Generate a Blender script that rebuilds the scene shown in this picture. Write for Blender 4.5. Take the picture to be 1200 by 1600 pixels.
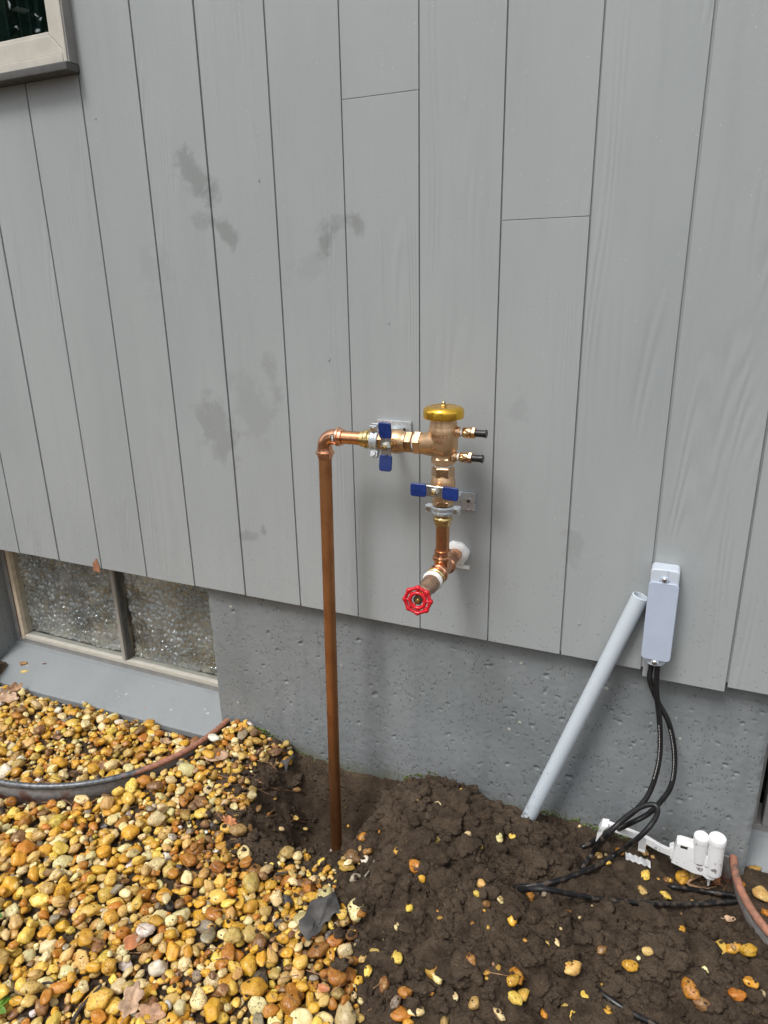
import bpy, bmesh, math, random
import numpy as np
from mathutils import Vector, Matrix, noise as mnoise

random.seed(7); rng = np.random.default_rng(7)
for o in list(bpy.data.objects): bpy.data.objects.remove(o)
scene = bpy.context.scene
C = scene.collection

# ------------------------------------------------------------------ camera
DW, HC = 1.45, 1.29                      # camera: metres from the siding, metres above the ground
FPX, PITCH, YAW, ROLL = 1090.6, 0.321455, -0.420254, -0.0192855
_fw = np.array([math.sin(YAW)*math.cos(PITCH), math.cos(YAW)*math.cos(PITCH), -math.sin(PITCH)])
_r0 = np.array([math.cos(YAW), -math.sin(YAW), 0.0]); _u0 = np.cross(_r0, _fw)
_ri = math.cos(ROLL)*_r0 + math.sin(ROLL)*_u0
_up = -math.sin(ROLL)*_r0 + math.cos(ROLL)*_u0
CAM = np.array([0.0, -DW, HC])
cd = bpy.data.cameras.new('camera'); cam = bpy.data.objects.new('camera', cd); C.objects.link(cam)
cd.sensor_fit = 'HORIZONTAL'; cd.sensor_width = 36; cd.lens = FPX/1200*36
cd.clip_start = 0.02; cd.clip_end = 200
cam.matrix_world = Matrix(((_ri[0], _up[0], -_fw[0], CAM[0]), (_ri[1], _up[1], -_fw[1], CAM[1]),
                           (_ri[2], _up[2], -_fw[2], CAM[2]), (0, 0, 0, 1)))
scene.camera = cam
def ray(x, y): return _fw + _ri*(x-600)/FPX - _up*(y-800)/FPX
def P(x, y, Y):                           # photo pixel -> point on the plane y = Y
    d = ray(x, y); t = (Y-CAM[1])/d[1]; return CAM + d*t
def PZ(x, y, z):
    d = ray(x, y); t = (z-CAM[2])/d[2]; return CAM + d*t
def proj(p):
    v = np.asarray(p)-CAM; w = v@_fw
    return 600+FPX*(v@_ri)/w, 800-FPX*(v@_up)/w, w

# ------------------------------------------------------------------ light
SUN_EL, SUN_AZ = math.radians(58), math.radians(200)     # azimuth from +y, clockwise seen from above
world = bpy.data.worlds.new('World'); scene.world = world; world.use_nodes = True
wn = world.node_tree; wn.nodes.clear()
sky = wn.nodes.new('ShaderNodeTexSky'); sky.sky_type = 'NISHITA'; sky.sun_disc = False
sky.sun_elevation = SUN_EL; sky.sun_rotation = SUN_AZ; sky.air_density = 1.0; sky.dust_density = 3.0
hs = wn.nodes.new('ShaderNodeHueSaturation'); hs.inputs['Saturation'].default_value = 0.22
bg = wn.nodes.new('ShaderNodeBackground'); bg.inputs['Strength'].default_value = 0.15
wo = wn.nodes.new('ShaderNodeOutputWorld')
wn.links.new(sky.outputs[0], hs.inputs['Color']); wn.links.new(hs.outputs[0], bg.inputs['Color'])
wn.links.new(bg.outputs[0], wo.inputs['Surface'])
sl = bpy.data.lights.new('sun', 'SUN'); sl.energy = 1.5; sl.angle = math.radians(16); sl.color = (1, .985, .96)
sun = bpy.data.objects.new('sun', sl); C.objects.link(sun)
sdir = Vector((math.sin(SUN_AZ)*math.cos(SUN_EL), math.cos(SUN_AZ)*math.cos(SUN_EL), math.sin(SUN_EL)))
sun.rotation_euler = sdir.to_track_quat('Z', 'Y').to_euler(); sun.location = (0, -3, 6)
scene.view_settings.view_transform = 'Standard'; scene.view_settings.look = 'None'
scene.view_settings.gamma = 1; scene.view_settings.exposure = 0.42

# ------------------------------------------------------------------ material helpers
class NT:
    def __init__(s, name):
        s.m = bpy.data.materials.new(name); s.m.use_nodes = True; s.t = s.m.node_tree; s.t.nodes.clear()
        s.out = s.n('ShaderNodeOutputMaterial'); s.b = s.n('ShaderNodeBsdfPrincipled')
        s.l(s.b.outputs[0], s.out.inputs['Surface'])
    def n(s, k, **kw):
        n = s.t.nodes.new(k)
        for a, v in kw.items(): setattr(n, a, v)
        return n
    def l(s, a, b): s.t.links.new(a, b)
    def set(s, **kw):
        for k, v in kw.items():
            i = s.b.inputs[k.replace('_', ' ')]
            if hasattr(v, 'is_output'): s.l(v, i)
            else: i.default_value = v if not (isinstance(v, tuple) and len(v) == 3) else (*v, 1)
    def pos(s, kind='world'):
        if kind == 'world': return s.n('ShaderNodeNewGeometry').outputs['Position']
        return s.n('ShaderNodeTexCoord').outputs['Object']
    def mapv(s, v, sc=(1, 1, 1), loc=(0, 0, 0), rot=(0, 0, 0)):
        m = s.n('ShaderNodeMapping'); m.inputs['Scale'].default_value = sc; m.inputs['Location'].default_value = loc
        m.inputs['Rotation'].default_value = rot; s.l(v, m.inputs['Vector']); return m.outputs[0]
    def noise(s, v, scale, detail=4, rough=.55, dist=0):
        n = s.n('ShaderNodeTexNoise'); s.l(v, n.inputs['Vector']); n.inputs['Scale'].default_value = scale
        n.inputs['Detail'].default_value = detail; n.inputs['Roughness'].default_value = rough
        n.inputs['Distortion'].default_value = dist; return n.outputs['Fac']
    def vor(s, v, scale, out='Distance', feature='F1'):
        n = s.n('ShaderNodeTexVoronoi', feature=feature); s.l(v, n.inputs['Vector']); n.inputs['Scale'].default_value = scale
        return n.outputs[out]
    def math(s, op, a, b=None, c=None, clamp=False):
        n = s.n('ShaderNodeMath', operation=op, use_clamp=clamp)
        for i, x in enumerate((a, b, c)):
            if x is None: continue
            if hasattr(x, 'is_output'): s.l(x, n.inputs[i])
            else: n.inputs[i].default_value = x
        return n.outputs[0]
    def ss(s, v, a, b, lo=0., hi=1.):
        n = s.n('ShaderNodeMapRange', interpolation_type='SMOOTHSTEP'); s.l(v, n.inputs[0])
        for i, x in zip((1, 2, 3, 4), (a, b, lo, hi)): n.inputs[i].default_value = x
        return n.outputs[0]
    def mix(s, f, a, b, mode='MIX'):
        n = s.n('ShaderNodeMix', data_type='RGBA', blend_type=mode)
        for i, x in zip((0, 6, 7), (f, a, b)):
            if hasattr(x, 'is_output'): s.l(x, n.inputs[i])
            elif i: n.inputs[i].default_value = (*x, 1) if len(x) == 3 else x
            else: n.inputs[i].default_value = x
        return n.outputs[2]
    def ramp(s, v, stops):
        n = s.n('ShaderNodeValToRGB'); s.l(v, n.inputs[0]); e = n.color_ramp.elements
        while len(e) < len(stops): e.new(.5)
        for k, (p, c) in zip(e, stops): k.position = p; k.color = (*c, 1)
        return n.outputs[0]
    def bump(s, h, strength=.3, dist=.002, prev=None):
        n = s.n('ShaderNodeBump'); s.l(h, n.inputs['Height']); n.inputs['Strength'].default_value = strength
        n.inputs['Distance'].default_value = dist
        if prev: s.l(prev, n.inputs['Normal'])
        s.l(n.outputs[0], s.b.inputs['Normal']); return n.outputs[0]
    def sep(s, v):
        n = s.n('ShaderNodeSeparateXYZ'); s.l(v, n.inputs[0]); return n.outputs

M = {}
def simple(name, col, rough=.5, metal=0., nscale=60, var=.18, bump=.0, bscale=300, spec=.5):
    t = NT(name); v = t.pos('world'); f = t.noise(v, nscale, 4)
    a = tuple(max(0, c*(1-var)) for c in col); b = tuple(min(1, c*(1+var)) for c in col)
    t.set(Base_Color=t.mix(t.ss(f, .3, .7), a, b), Metallic=metal)
    t.b.inputs['Specular IOR Level'].default_value = spec
    t.set(Roughness=t.ss(t.noise(v, nscale*2.3, 3), .3, .7, rough*.8, min(1, rough*1.25)))
    if bump: t.bump(t.noise(v, bscale, 3), bump, .001)
    M[name] = t.m; return t

# --- grey wall paint on boards
def wall_paint():
    t = NT('board_paint'); v = t.pos(); x, y, z = t.sep(v)
    rnd = t.n('ShaderNodeObjectInfo').outputs['Random']
    off = t.n('ShaderNodeCombineXYZ'); t.l(t.math('MULTIPLY', rnd, 37.), off.inputs[0]); t.l(t.math('MULTIPLY', rnd, 91.), off.inputs[2])
    va = t.n('ShaderNodeVectorMath', operation='ADD'); t.l(v, va.inputs[0]); t.l(off.outputs[0], va.inputs[1]); vo = va.outputs[0]
    big = t.noise(t.mapv(v, (2, 2, .8)), 1.6, 4); fine = t.noise(vo, 140, 3)
    col = t.mix(t.ss(big, .3, .72), (.308, .330, .334), (.346, .366, .368))
    col = t.mix(t.math('MULTIPLY', rnd, .4), col, (.345, .360, .358))
    col = t.mix(t.ss(t.noise(t.mapv(vo, (1, 1, .07)), 34, 4, .6), .48, .75, 0, .3), col, (.280, .299, .303))
    col = t.mix(t.ss(fine, .45, .8, 0, .25), col, (.36, .376, .38))
    # damp oily blotches, each with a shape of its own
    warp = t.noise(v, 22, 4, .6)
    def stain(cx, cz, rx, rz, ang, amt, col, tint=(.165, .172, .165), soft=.62):
        m = t.mapv(v, (1/rx, 0, 1/rz)); q = t.n('ShaderNodeVectorMath', operation='SUBTRACT')
        # centre, rotate, scale
        s0 = t.n('ShaderNodeVectorMath', operation='SUBTRACT'); t.l(v, s0.inputs[0]); s0.inputs[1].default_value = (cx, 0, cz)
        rt = t.n('ShaderNodeVectorRotate', rotation_type='Y_AXIS'); t.l(s0.outputs[0], rt.inputs['Vector']); rt.inputs['Angle'].default_value = ang
        sc = t.mapv(rt.outputs[0], (1/rx, 0, 1/rz))
        ln = t.n('ShaderNodeVectorMath', operation='LENGTH'); t.l(sc, ln.inputs[0])
        d = t.math('ADD', ln.outputs['Value'], t.math('MULTIPLY_ADD', warp, 3.0, -1.5))
        return t.mix(t.ss(d, 1-soft, 1.05, amt*.9, 0), col, tint)
    for px, py, rx, rz, an, am in ((300, 272, .030, .085, .62, .55), (330, 302, .032, .030, .6, .4), (320, 345, .04, .022, -.3, .3),
                                   (350, 362, .022, .045, .8, .55), (512, 375, .018, .04, -.35, .6), (525, 350, .05, .018, .2, .3),
                                   (555, 347, .02, .026, .3, .5), (340, 668, .055, .10, .2, .42), (395, 640, .05, .10, .4, .22),
                                   (425, 590, .02, .07, .3, .3), (385, 838, .03, .02, 0, .4), (412, 828, .007, .02, 0, .5),
                                   (480, 420, .05, .03, .4, .16), (240, 420, .05, .07, .2, .12), (895, 850, .02, .05, .2, .25), (810, 640, .02, .04, 0, .2)):
        c = P(px, py, 0.); col = stain(c[0], c[2], rx*1.2, rz*1.05, an, am, col)
    # mud splash specks, denser near the ground
    w = t.vor(v, 120); pick = t.noise(v, 33, 2)
    low = t.ss(z, 1.1, .45, .02, .16)
    spk = t.math('MULTIPLY', t.math('LESS_THAN', w, low), t.ss(pick, .47, .56))
    col = t.mix(t.math('MULTIPLY', spk, .7), col, (.10, .10, .095))
    lite = t.math('MULTIPLY', t.math('LESS_THAN', t.vor(t.mapv(v, (1, 1, 1), (3, 1, 5)), 75), .10), t.ss(t.noise(v, 12, 2), .5, .6))
    col = t.mix(t.math('MULTIPLY', lite, .6), col, (.5, .5, .49))
    t.set(Base_Color=col); t.b.inputs['Specular IOR Level'].default_value = .35
    t.set(Roughness=t.ss(big, .3, .7, .42, .58))
    # wood grain printing through the paint
    gx = t.noise(t.mapv(vo, (1, 1, .09)), 5, 2); ringp = t.math('SINE', t.math('MULTIPLY', gx, 210.))
    patch = t.ss(t.noise(t.mapv(vo, (1, 1, .35)), 5.5, 2), .5, .68)
    fib = t.noise(t.mapv(vo, (1, 1, .03)), 190, 3)
    h = t.math('ADD', t.math('MULTIPLY', t.math('MULTIPLY', ringp, patch), .8), t.math('MULTIPLY', fib, .55))
    h = t.math('ADD', h, t.math('MULTIPLY', fine, .35)); h = t.math('ADD', h, t.math('MULTIPLY', spk, -.5)); h = t.math('ADD', h, t.math('MULTIPLY', lite, .9))
    t.bump(h, .42, .0016); M['board_paint'] = t.m
wall_paint()

def concrete(name, foot_on=True):
    t = NT(name); v = t.pos(); x, y, z = t.sep(v)
    big = t.noise(v, 4, 5); fine = t.noise(v, 160, 4)
    col = t.mix(t.ss(big, .3, .7), (.192, .209, .215), (.234, .249, .254))
    col = t.mix(t.ss(fine, .5, .8, 0, .3), col, (.255, .272, .278))
    spk = t.math('MULTIPLY', t.math('LESS_THAN', t.vor(t.mapv(v, (1, .45, .6)), 150), .24), t.ss(t.noise(v, 26, 2), .42, .55))
    col = t.mix(t.math('MULTIPLY', spk, .75), col, (.085, .08, .07))
    streak = t.ss(t.noise(t.mapv(v, (1, 1, .12)), 16, 4, .6), .5, .72, 0, .5); col = t.mix(streak, col, (.16, .178, .186))
    splash = t.math('MULTIPLY', t.ss(t.noise(v, 120, 3, .6), .56, .62), t.ss(z, .12, -.03)); col = t.mix(t.math('MULTIPLY', splash, .5) if foot_on else 0., col, (.12, .10, .08))
    # green-brown damp foot of the wall
    foot = t.math('MULTIPLY', t.ss(t.math('ADD', z, t.math('MULTIPLY', t.noise(v, 14, 3), -.10)), -.11, -.045, 1, 0), .8)
    if not foot_on: col = t.mix(t.ss(big, .3, .7, .5, .9), col, (.245, .263, .270))
    else: col = t.mix(foot, col, (.13, .135, .085))
    chips = t.math('MULTIPLY', t.math('LESS_THAN', t.vor(v, 42), .16), t.ss(t.noise(t.mapv(v, loc=(4, 2, 1)), 9, 2), .6, .66))
    col = t.mix(t.math('MULTIPLY', chips, .8), col, (.52, .5, .42))
    t.set(Base_Color=col, Roughness=t.ss(big, .3, .7, .42, .62)); t.b.inputs['Specular IOR Level'].default_value = .4
    h = t.math('ADD', t.math('MULTIPLY', fine, .6), t.math('MULTIPLY', spk, -.8))
    t.bump(h, .45, .0016); M[name] = t.m
concrete('painted_concrete')
concrete('ledge_concrete', False)

def metal_mats():
    t = NT('bright_copper'); v = t.pos()
    f = t.noise(v, 45, 4)
    t.set(Base_Color=t.mix(t.ss(f, .35, .7), (.90, .50, .32), (.78, .39, .23)), Metallic=1., Roughness=t.ss(t.noise(v, 40, 3), .3, .7, .14, .22)); M['bright_copper'] = t.m
    t = NT('pipe_copper'); v = t.pos(); f = t.noise(t.mapv(v, (1, 1, .2)), 60, 4)
    t.set(Base_Color=t.mix(t.ss(f, .3, .7), (.72, .37, .20), (.58, .27, .14)), Metallic=1., Roughness=t.ss(f, .3, .7, .22, .34)); M['pipe_copper'] = t.m
    t = NT('tarnished_copper'); v = t.pos(); f = t.noise(t.mapv(v, (1, 1, .12)), 70, 5); g = t.noise(v, 16, 4)
    c = t.mix(t.ss(f, .3, .7), (.55, .265, .115), (.42, .185, .072)); c = t.mix(t.ss(g, .45, .7, 0, .6), c, (.31, .125, .05))
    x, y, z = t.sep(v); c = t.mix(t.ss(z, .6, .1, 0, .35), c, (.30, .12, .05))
    sp = t.math('LESS_THAN', t.vor(v, 130), .13); c = t.mix(t.math('MULTIPLY', sp, .35), c, (.62, .42, .28))
    t.set(Base_Color=c, Metallic=.9, Roughness=t.ss(f, .3, .7, .36, .52)); t.bump(f, .1, .0006); M['tarnished_copper'] = t.m
    t = NT('cast_bronze'); v = t.pos(); f = t.noise(v, 500, 3); g = t.noise(v, 40, 4)
    t.set(Base_Color=t.mix(t.ss(g, .3, .7), (.74, .50, .30), (.64, .42, .24)), Metallic=.9, Roughness=t.ss(f, .3, .7, .3, .44)); t.bump(f, .35, .0006); M['cast_bronze'] = t.m
    t = NT('dull_bronze'); v = t.pos(); g = t.noise(v, 60, 4)
    t.set(Base_Color=t.mix(t.ss(g, .3, .7), (.30, .20, .15), (.42, .28, .19)), Metallic=.75, Roughness=.5); t.bump(t.noise(v, 400, 3), .3, .0006); M['dull_bronze'] = t.m
metal_mats()
simple('machined_bronze', (.66, .44, .26), .24, 1., 50, .12)
simple('brass', (.76, .56, .25), .2, 1., 60, .15)
simple('gold_anodised', (.90, .54, .07), .24, .95, 30, .08)
simple('zinc', (.58, .62, .65), .3, .55, 45, .14, .15, 260)
simple('steel', (.62, .61, .58), .25, 1., 60, .15)
simple('dark_steel_and_slots', (.10, .09, .07), .45, .8, 60, .2)  # also colours slots and sockets that are dark only by shade
simple('blue_vinyl', (.010, .028, .15), .3, 0, 40, .2)
simple('red_enamel', (.56, .012, .022), .24, 0, 30, .12)
simple('black_rubber', (.012, .012, .013), .38, 0, 40, .3)
simple('thread_tape', (.78, .77, .74), .7, 0, 120, .08, .6, 500)
simple('sealant', (.80, .80, .78), .5, 0, 60, .05, .5, 120)
simple('pvc_cover', (.43, .49, .60), .42, 0, 30, .03)
simple('pvc_body', (.52, .57, .63), .4, 0, 30, .03)
simple('frame_tan', (.50, .47, .41), .45, 0, 25, .06, .08, 200)
simple('frame_tan_worn', (.56, .47, .35), .5, 0, 25, .14, .15, 200)
simple('frame_dark', (.085, .083, .078), .5, 0, 25, .15)
simple('frame_grey', (.25, .245, .235), .5, 0, 30, .1)
simple('mullion_paint', (.33, .31, .28), .5, 0, 30, .1)
simple('curtain', (.13, .18, .18), .8, 0, 12, .15)
simple('dark_room', (.03, .028, .025), .9)  # near-black colour stands for the unlit room behind the panes
simple('sticker', (.80, .80, .80), .5, 0, 30, .03)
simple('print_black', (.02, .02, .022), .5)
simple('print_white', (.7, .7, .68), .5)
simple('bare_wood', (.36, .16, .085), .7, 0, 60, .25, .3, 150)
simple('green_leaf', (.10, .21, .025), .4, 0, 60, .3)
simple('tree_leaf', (.055, .095, .03), .5, 0, 3, .4)
simple('bark', (.09, .065, .045), .85, 0, 20, .3, .6, 60)
simple('moss', (.10, .13, .03), .9, 0, 90, .45)
simple('dry_leaf', (.40, .225, .125), .6, 0, 60, .35, .5, 160)
simple('pale_leaf', (.47, .31, .20), .6, 0, 60, .3, .5, 160)
simple('orange_leaf', (.50, .19, .075), .55, 0, 60, .3, .4, 160)
simple('twig', (.05, .04, .033), .7, 0, 90, .4, .6, 200)
simple('straw', (.33, .19, .10), .6, 0, 60, .4)
simple('grey_twig', (.32, .29, .25), .7, 0, 60, .25)

def misc_mats():
    # white plastic dirtied with soil flecks
    for name, base, thr, lo in (('pvc_pipe', (.52, .58, .63), .15, .62), ('sensor_white', (.82, .82, .82), .13, .2)):
        t = NT(name); v = t.pos(); x, y, z = t.sep(v)
        d = t.ss(t.math('ADD', t.noise(v, 230, 3, .6), t.ss(z, lo, -.02, -.10, .06)), .70, .73)
        mud = t.math('MULTIPLY', t.ss(t.noise(v, 48, 4), .60, .66), t.ss(z, .09, .01))
        t.set(Base_Color=t.mix(t.math('MAXIMUM', t.math('MULTIPLY', d, .85), mud), base, (.075, .045, .028)), Roughness=.38); M[name] = t.m
    t = NT('cable_black'); v = t.pos(); f = t.noise(v, 55, 4); x, y, z = t.sep(v)
    m = t.math('MULTIPLY', t.ss(f, .5, .62), t.ss(z, .14, .06, 0, .8))
    t.set(Base_Color=t.mix(m, (.010, .010, .011), (.085, .062, .045)), Roughness=t.ss(f, .4, .6, .3, .6)); M['cable_black'] = t.m
    # galvanised well rim and sheet with rust
    for name, amt in (('well_steel', 0.), ('well_steel_rusty', 1.)):
        t = NT(name); v = t.pos(); x, y, z = t.sep(v); f = t.noise(v, 26, 5); g = t.noise(v, 90, 4)
        base = t.mix(t.ss(g, .35, .65), (.17, .178, .19), (.085, .09, .10))
        near = t.ss(x, -1.36, -1.24, -.1, .42) if amt == 0 else t.ss(x, -3, -2.9, .42, .42)
        r = t.ss(t.math('ADD', f, near), .66, .86)
        rust = t.mix(t.ss(g, .4, .62), (.40, .175, .11), (.27, .13, .085))
        t.set(Base_Color=t.mix(r, base, rust), Metallic=t.math('MULTIPLY_ADD', r, -.45, .5), Roughness=t.math('MULTIPLY_ADD', r, .3, .4)); t.bump(g, .2, .001); M[name] = t.m
    t = NT('well_sheet'); v = t.pos(); x, y, z = t.sep(v); f = t.noise(v, 20, 5); g = t.noise(v, 80, 4)
    r = t.ss(t.math('ADD', f, t.ss(z, .0, -.06, 0, .35)), .55, .75)
    base = t.mix(t.ss(g, .35, .65), (.33, .32, .31), (.24, .23, .225))
    t.set(Base_Color=t.mix(r, base, t.mix(t.ss(g, .4, .6), (.13, .05, .035), (.21, .10, .065))), Roughness=.6, Metallic=.2); t.bump(g, .25, .001); M['well_sheet'] = t.m
    t = NT('landscape_fabric'); v = t.pos(); w = t.noise(t.mapv(v, (1, 1, 1)), 420, 2); g = t.noise(v, 30, 4)
    t.set(Base_Color=t.mix(t.ss(g, .35, .7), (.045, .043, .041), (.105, .098, .092)), Roughness=.75); t.bump(w, .6, .0012); M['landscape_fabric'] = t.m
    t = NT('peeled_paint'); t.set(Base_Color=(.3, .31, .31), Roughness=.5); M['peeled_paint'] = t.m
    # clear glass pane
    t = NT('glass'); t.t.nodes.remove(t.b)
    tr = t.n('ShaderNodeBsdfTransparent'); tr.inputs[0].default_value = (.55, .64, .62, 1); gl = t.n('ShaderNodeBsdfGlossy'); gl.inputs['Roughness'].default_value = .01
    fr = t.n('ShaderNodeLayerWeight'); mx = t.n('ShaderNodeMixShader')
    t.l(t.math('MULTIPLY_ADD', t.math('POWER', fr.outputs['Facing'], 3.), .8, .16), mx.inputs[0]); t.l(tr.outputs[0], mx.inputs[1]); t.l(gl.outputs[0], mx.inputs[2]); t.l(mx.outputs[0], t.out.inputs['Surface']); M['glass'] = t.m
    t = NT('dusty_glass'); t.t.nodes.remove(t.b)
    tr = t.n('ShaderNodeBsdfTransparent'); tr.inputs[0].default_value = (.88, .9, .9, 1); gl = t.n('ShaderNodeBsdfGlossy'); gl.inputs['Roughness'].default_value = .06
    fr = t.n('ShaderNodeLayerWeight'); mx = t.n('ShaderNodeMixShader')
    t.l(t.math('MULTIPLY_ADD', t.math('POWER', fr.outputs['Facing'], 4.), .6, .03), mx.inputs[0]); t.l(tr.outputs[0], mx.inputs[1]); t.l(gl.outputs[0], mx.inputs[2])
    df = t.n('ShaderNodeBsdfDiffuse'); df.inputs[0].default_value = (.42, .40, .35, 1); m2 = t.n('ShaderNodeMixShader')
    t.l(t.ss(t.noise(t.pos(), 7, 4), .35, .7, .01, .07), m2.inputs[0]); t.l(mx.outputs[0], m2.inputs[1]); t.l(df.outputs[0], m2.inputs[2])
    t.l(m2.outputs[0], t.out.inputs['Surface']); M['dusty_glass'] = t.m
    # bubble wrap: thin cloudy film, mirror-like where a bubble turns away from the eye
    t = NT('bubble_film'); v = t.pos(); f = t.noise(v, 6, 4, .6)
    t.set(Base_Color=t.mix(t.ss(t.noise(v, 9, 3), .4, .65), (.74, .74, .74), (.72, .65, .54)), Roughness=.12, Alpha=t.ss(f, .36, .62, .3, .9))
    gl = t.n('ShaderNodeBsdfGlossy'); gl.inputs['Roughness'].default_value = .07; gl.inputs[0].default_value = (.95, .95, .95, 1)
    fr = t.n('ShaderNodeLayerWeight'); mx = t.n('ShaderNodeMixShader'); t.l(t.math('MULTIPLY_ADD', t.math('POWER', fr.outputs['Facing'], 1.2), .75, .14, True), mx.inputs[0])
    t.l(t.b.outputs[0], mx.inputs[1]); t.l(gl.outputs[0], mx.inputs[2]); t.l(mx.outputs[0], t.out.inputs['Surface']); M['bubble_film'] = t.m
    # soil
    t = NT('soil'); v = t.pos(); f = t.noise(v, 30, 5, .6); g = t.noise(v, 210, 4, .65)
    c = t.mix(t.ss(f, .32, .68), (.066, .044, .027), (.135, .093, .060)); c = t.mix(t.ss(t.noise(v, 8, 4, .6), .45, .65, 0, .65), c, (.165, .117, .078)); c = t.mix(t.ss(g, .55, .75, 0, .7), c, (.215, .163, .118))
    c = t.mix(t.ss(g, .45, .3, 0, .6), c, (.028, .018, .011))  # crevice shade painted in: darker where the fine noise dips
    peb = t.math('MULTIPLY', t.math('LESS_THAN', t.vor(v, 95), .16), t.ss(t.noise(v, 22, 2), .58, .62)); c = t.mix(t.math('MULTIPLY', peb, .7), c, (.30, .21, .11))
    t.set(Base_Color=c, Roughness=t.ss(f, .3, .7, .55, .95)); t.b.inputs['Specular IOR Level'].default_value = .3
    nb = t.bump(t.math('ADD', t.math('MULTIPLY', t.noise(v, 420, 4, .7), .9), t.math('ADD', g, t.noise(v, 75, 4, .6))), 1., .007); M['soil'] = t.m
    # pebbles: colour from the object or from the point colour
    for name in ('pebble_single', 'pebble_mass'):
        t = NT(name)
        if name == 'pebble_single': base = t.n('ShaderNodeObjectInfo').outputs['Color']
        else: base = t.n('ShaderNodeVertexColor', layer_name='tint').outputs['Color']
        v = t.pos(); f = t.noise(v, 75, 4, .6); g = t.noise(v, 260, 3)
        c = t.mix(t.ss(f, .35, .7, .0, .55), base, t.mix(1., base, (.70, .50, .30), 'MULTIPLY'))
        c = t.mix(t.ss(t.noise(v, 110, 4, .65), .5, .7, 0, .32), c, (.74, .54, .20))
        pit = t.math('MULTIPLY', t.ss(t.noise(v, 330, 3, .6), .57, .64), t.ss(t.noise(v, 30, 2), .42, .58))
        c = t.mix(t.math('MULTIPLY', pit, .85), c, (.06, .035, .018))
        mud = t.ss(t.noise(v, 30, 5, .65), .58, .76, 0, .55); c = t.mix(mud, c, (.10, .066, .04))
        t.set(Base_Color=c, Roughness=t.ss(t.noise(v, 18, 3), .38, .62, .12, .45)); t.b.inputs['Specular IOR Level'].default_value = .45
        t.bump(t.math('ADD', t.math('ADD', g, t.math('MULTIPLY', t.noise(v, 110, 4, .6), 1.6)), t.math('MULTIPLY', pit, -1.)), .5, .0016); M[name] = t.m
misc_mats()

# ------------------------------------------------------------------ mesh helpers
class MB:
    def __init__(s): s.v = []; s.f = []
    def add(s, vs, fs):
        k = len(s.v); s.v += [tuple(map(float, p)) for p in vs]; s.f += [tuple(k+i for i in f) for f in fs]; return s
    def lathe(s, prof, o, axis, seg=32, caps=True, ph=0., up=None):
        ax = Vector(axis).normalized(); u = Vector(up) if up else (Vector((0, 0, 1)) if abs(ax.z) < .9 else Vector((1, 0, 0)))
        a = (u-ax*u.dot(ax)).normalized(); b = ax.cross(a); o = Vector(o); vs = []; fs = []
        for t, r in prof:
            for i in range(seg):
                th = ph+2*math.pi*i/seg; vs.append(o+ax*t+(a*math.cos(th)+b*math.sin(th))*r)
        for j in range(len(prof)-1):
            for i in range(seg):
                i2 = (i+1) % seg; fs.append((j*seg+i, j*seg+i2, (j+1)*seg+i2, (j+1)*seg+i))
        if caps: fs.append(tuple(range(seg))[::-1]); fs.append(tuple((len(prof)-1)*seg+i for i in range(seg)))
        return s.add(vs, fs)
    def tube(s, pts, r, seg=12, caps=True, flat=1.):
        pts = [Vector(p) for p in pts]; n = len(pts); rs = r if hasattr(r, '__len__') else [r]*n
        t0 = (pts[1]-pts[0]).normalized(); a = t0.orthogonal().normalized(); vs = []; fs = []
        for k in range(n):
            t = (pts[min(k+1, n-1)]-pts[max(k-1, 0)]).normalized(); a = (a-t*a.dot(t)).normalized(); b = t.cross(a)
            for i in range(seg):
                th = 2*math.pi*i/seg; vs.append(pts[k]+(a*math.cos(th)+b*math.sin(th)*flat)*rs[k])
        for k in range(n-1):
            for i in range(seg):
                i2 = (i+1) % seg; fs.append((k*seg+i, k*seg+i2, (k+1)*seg+i2, (k+1)*seg+i))
        if caps: fs.append(tuple(range(seg))[::-1]); fs.append(tuple((n-1)*seg+i for i in range(seg)))
        return s.add(vs, fs)
    def box(s, lo, hi, bev=0., seg=2, M4=None):
        bm = bmesh.new(); bmesh.ops.create_cube(bm, size=1); lo = Vector(lo); hi = Vector(hi)
        for v in bm.verts: v.co = Vector([(lo[i]+hi[i])/2+v.co[i]*(hi[i]-lo[i]) for i in range(3)])
        if bev: bmesh.ops.bevel(bm, geom=bm.edges[:], offset=bev, segments=seg, affect='EDGES', profile=.5)
        return s.take(bm, M4)
    def take(s, bm, M4=None):
        if M4 is not None: bm.transform(M4)
        bm.verts.index_update(); s.add([v.co for v in bm.verts], [[v.index for v in f.verts] for f in bm.faces]); bm.free(); return s
    def prism(s, poly, h, M4=None, bev=0., seg=2):       # polygon in XY, extruded to z = h
        bm = bmesh.new(); f = bm.faces.new([bm.verts.new((p[0], p[1], 0)) for p in poly])
        if f.calc_area() and f.normal.z > 0: f.normal_flip()
        r = bmesh.ops.extrude_face_region(bm, geom=[f]); 
        for v in [g for g in r['geom'] if isinstance(g, bmesh.types.BMVert)]: v.co.z += h
        bmesh.ops.recalc_face_normals(bm, faces=bm.faces[:])
        if bev:
            es = [e for e in bm.edges if abs(e.verts[0].co.z-e.verts[1].co.z) < 1e-7]
            bmesh.ops.bevel(bm, geom=es, offset=bev, segments=seg, affect='EDGES', profile=.5)
        return s.take(bm, M4)
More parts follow.
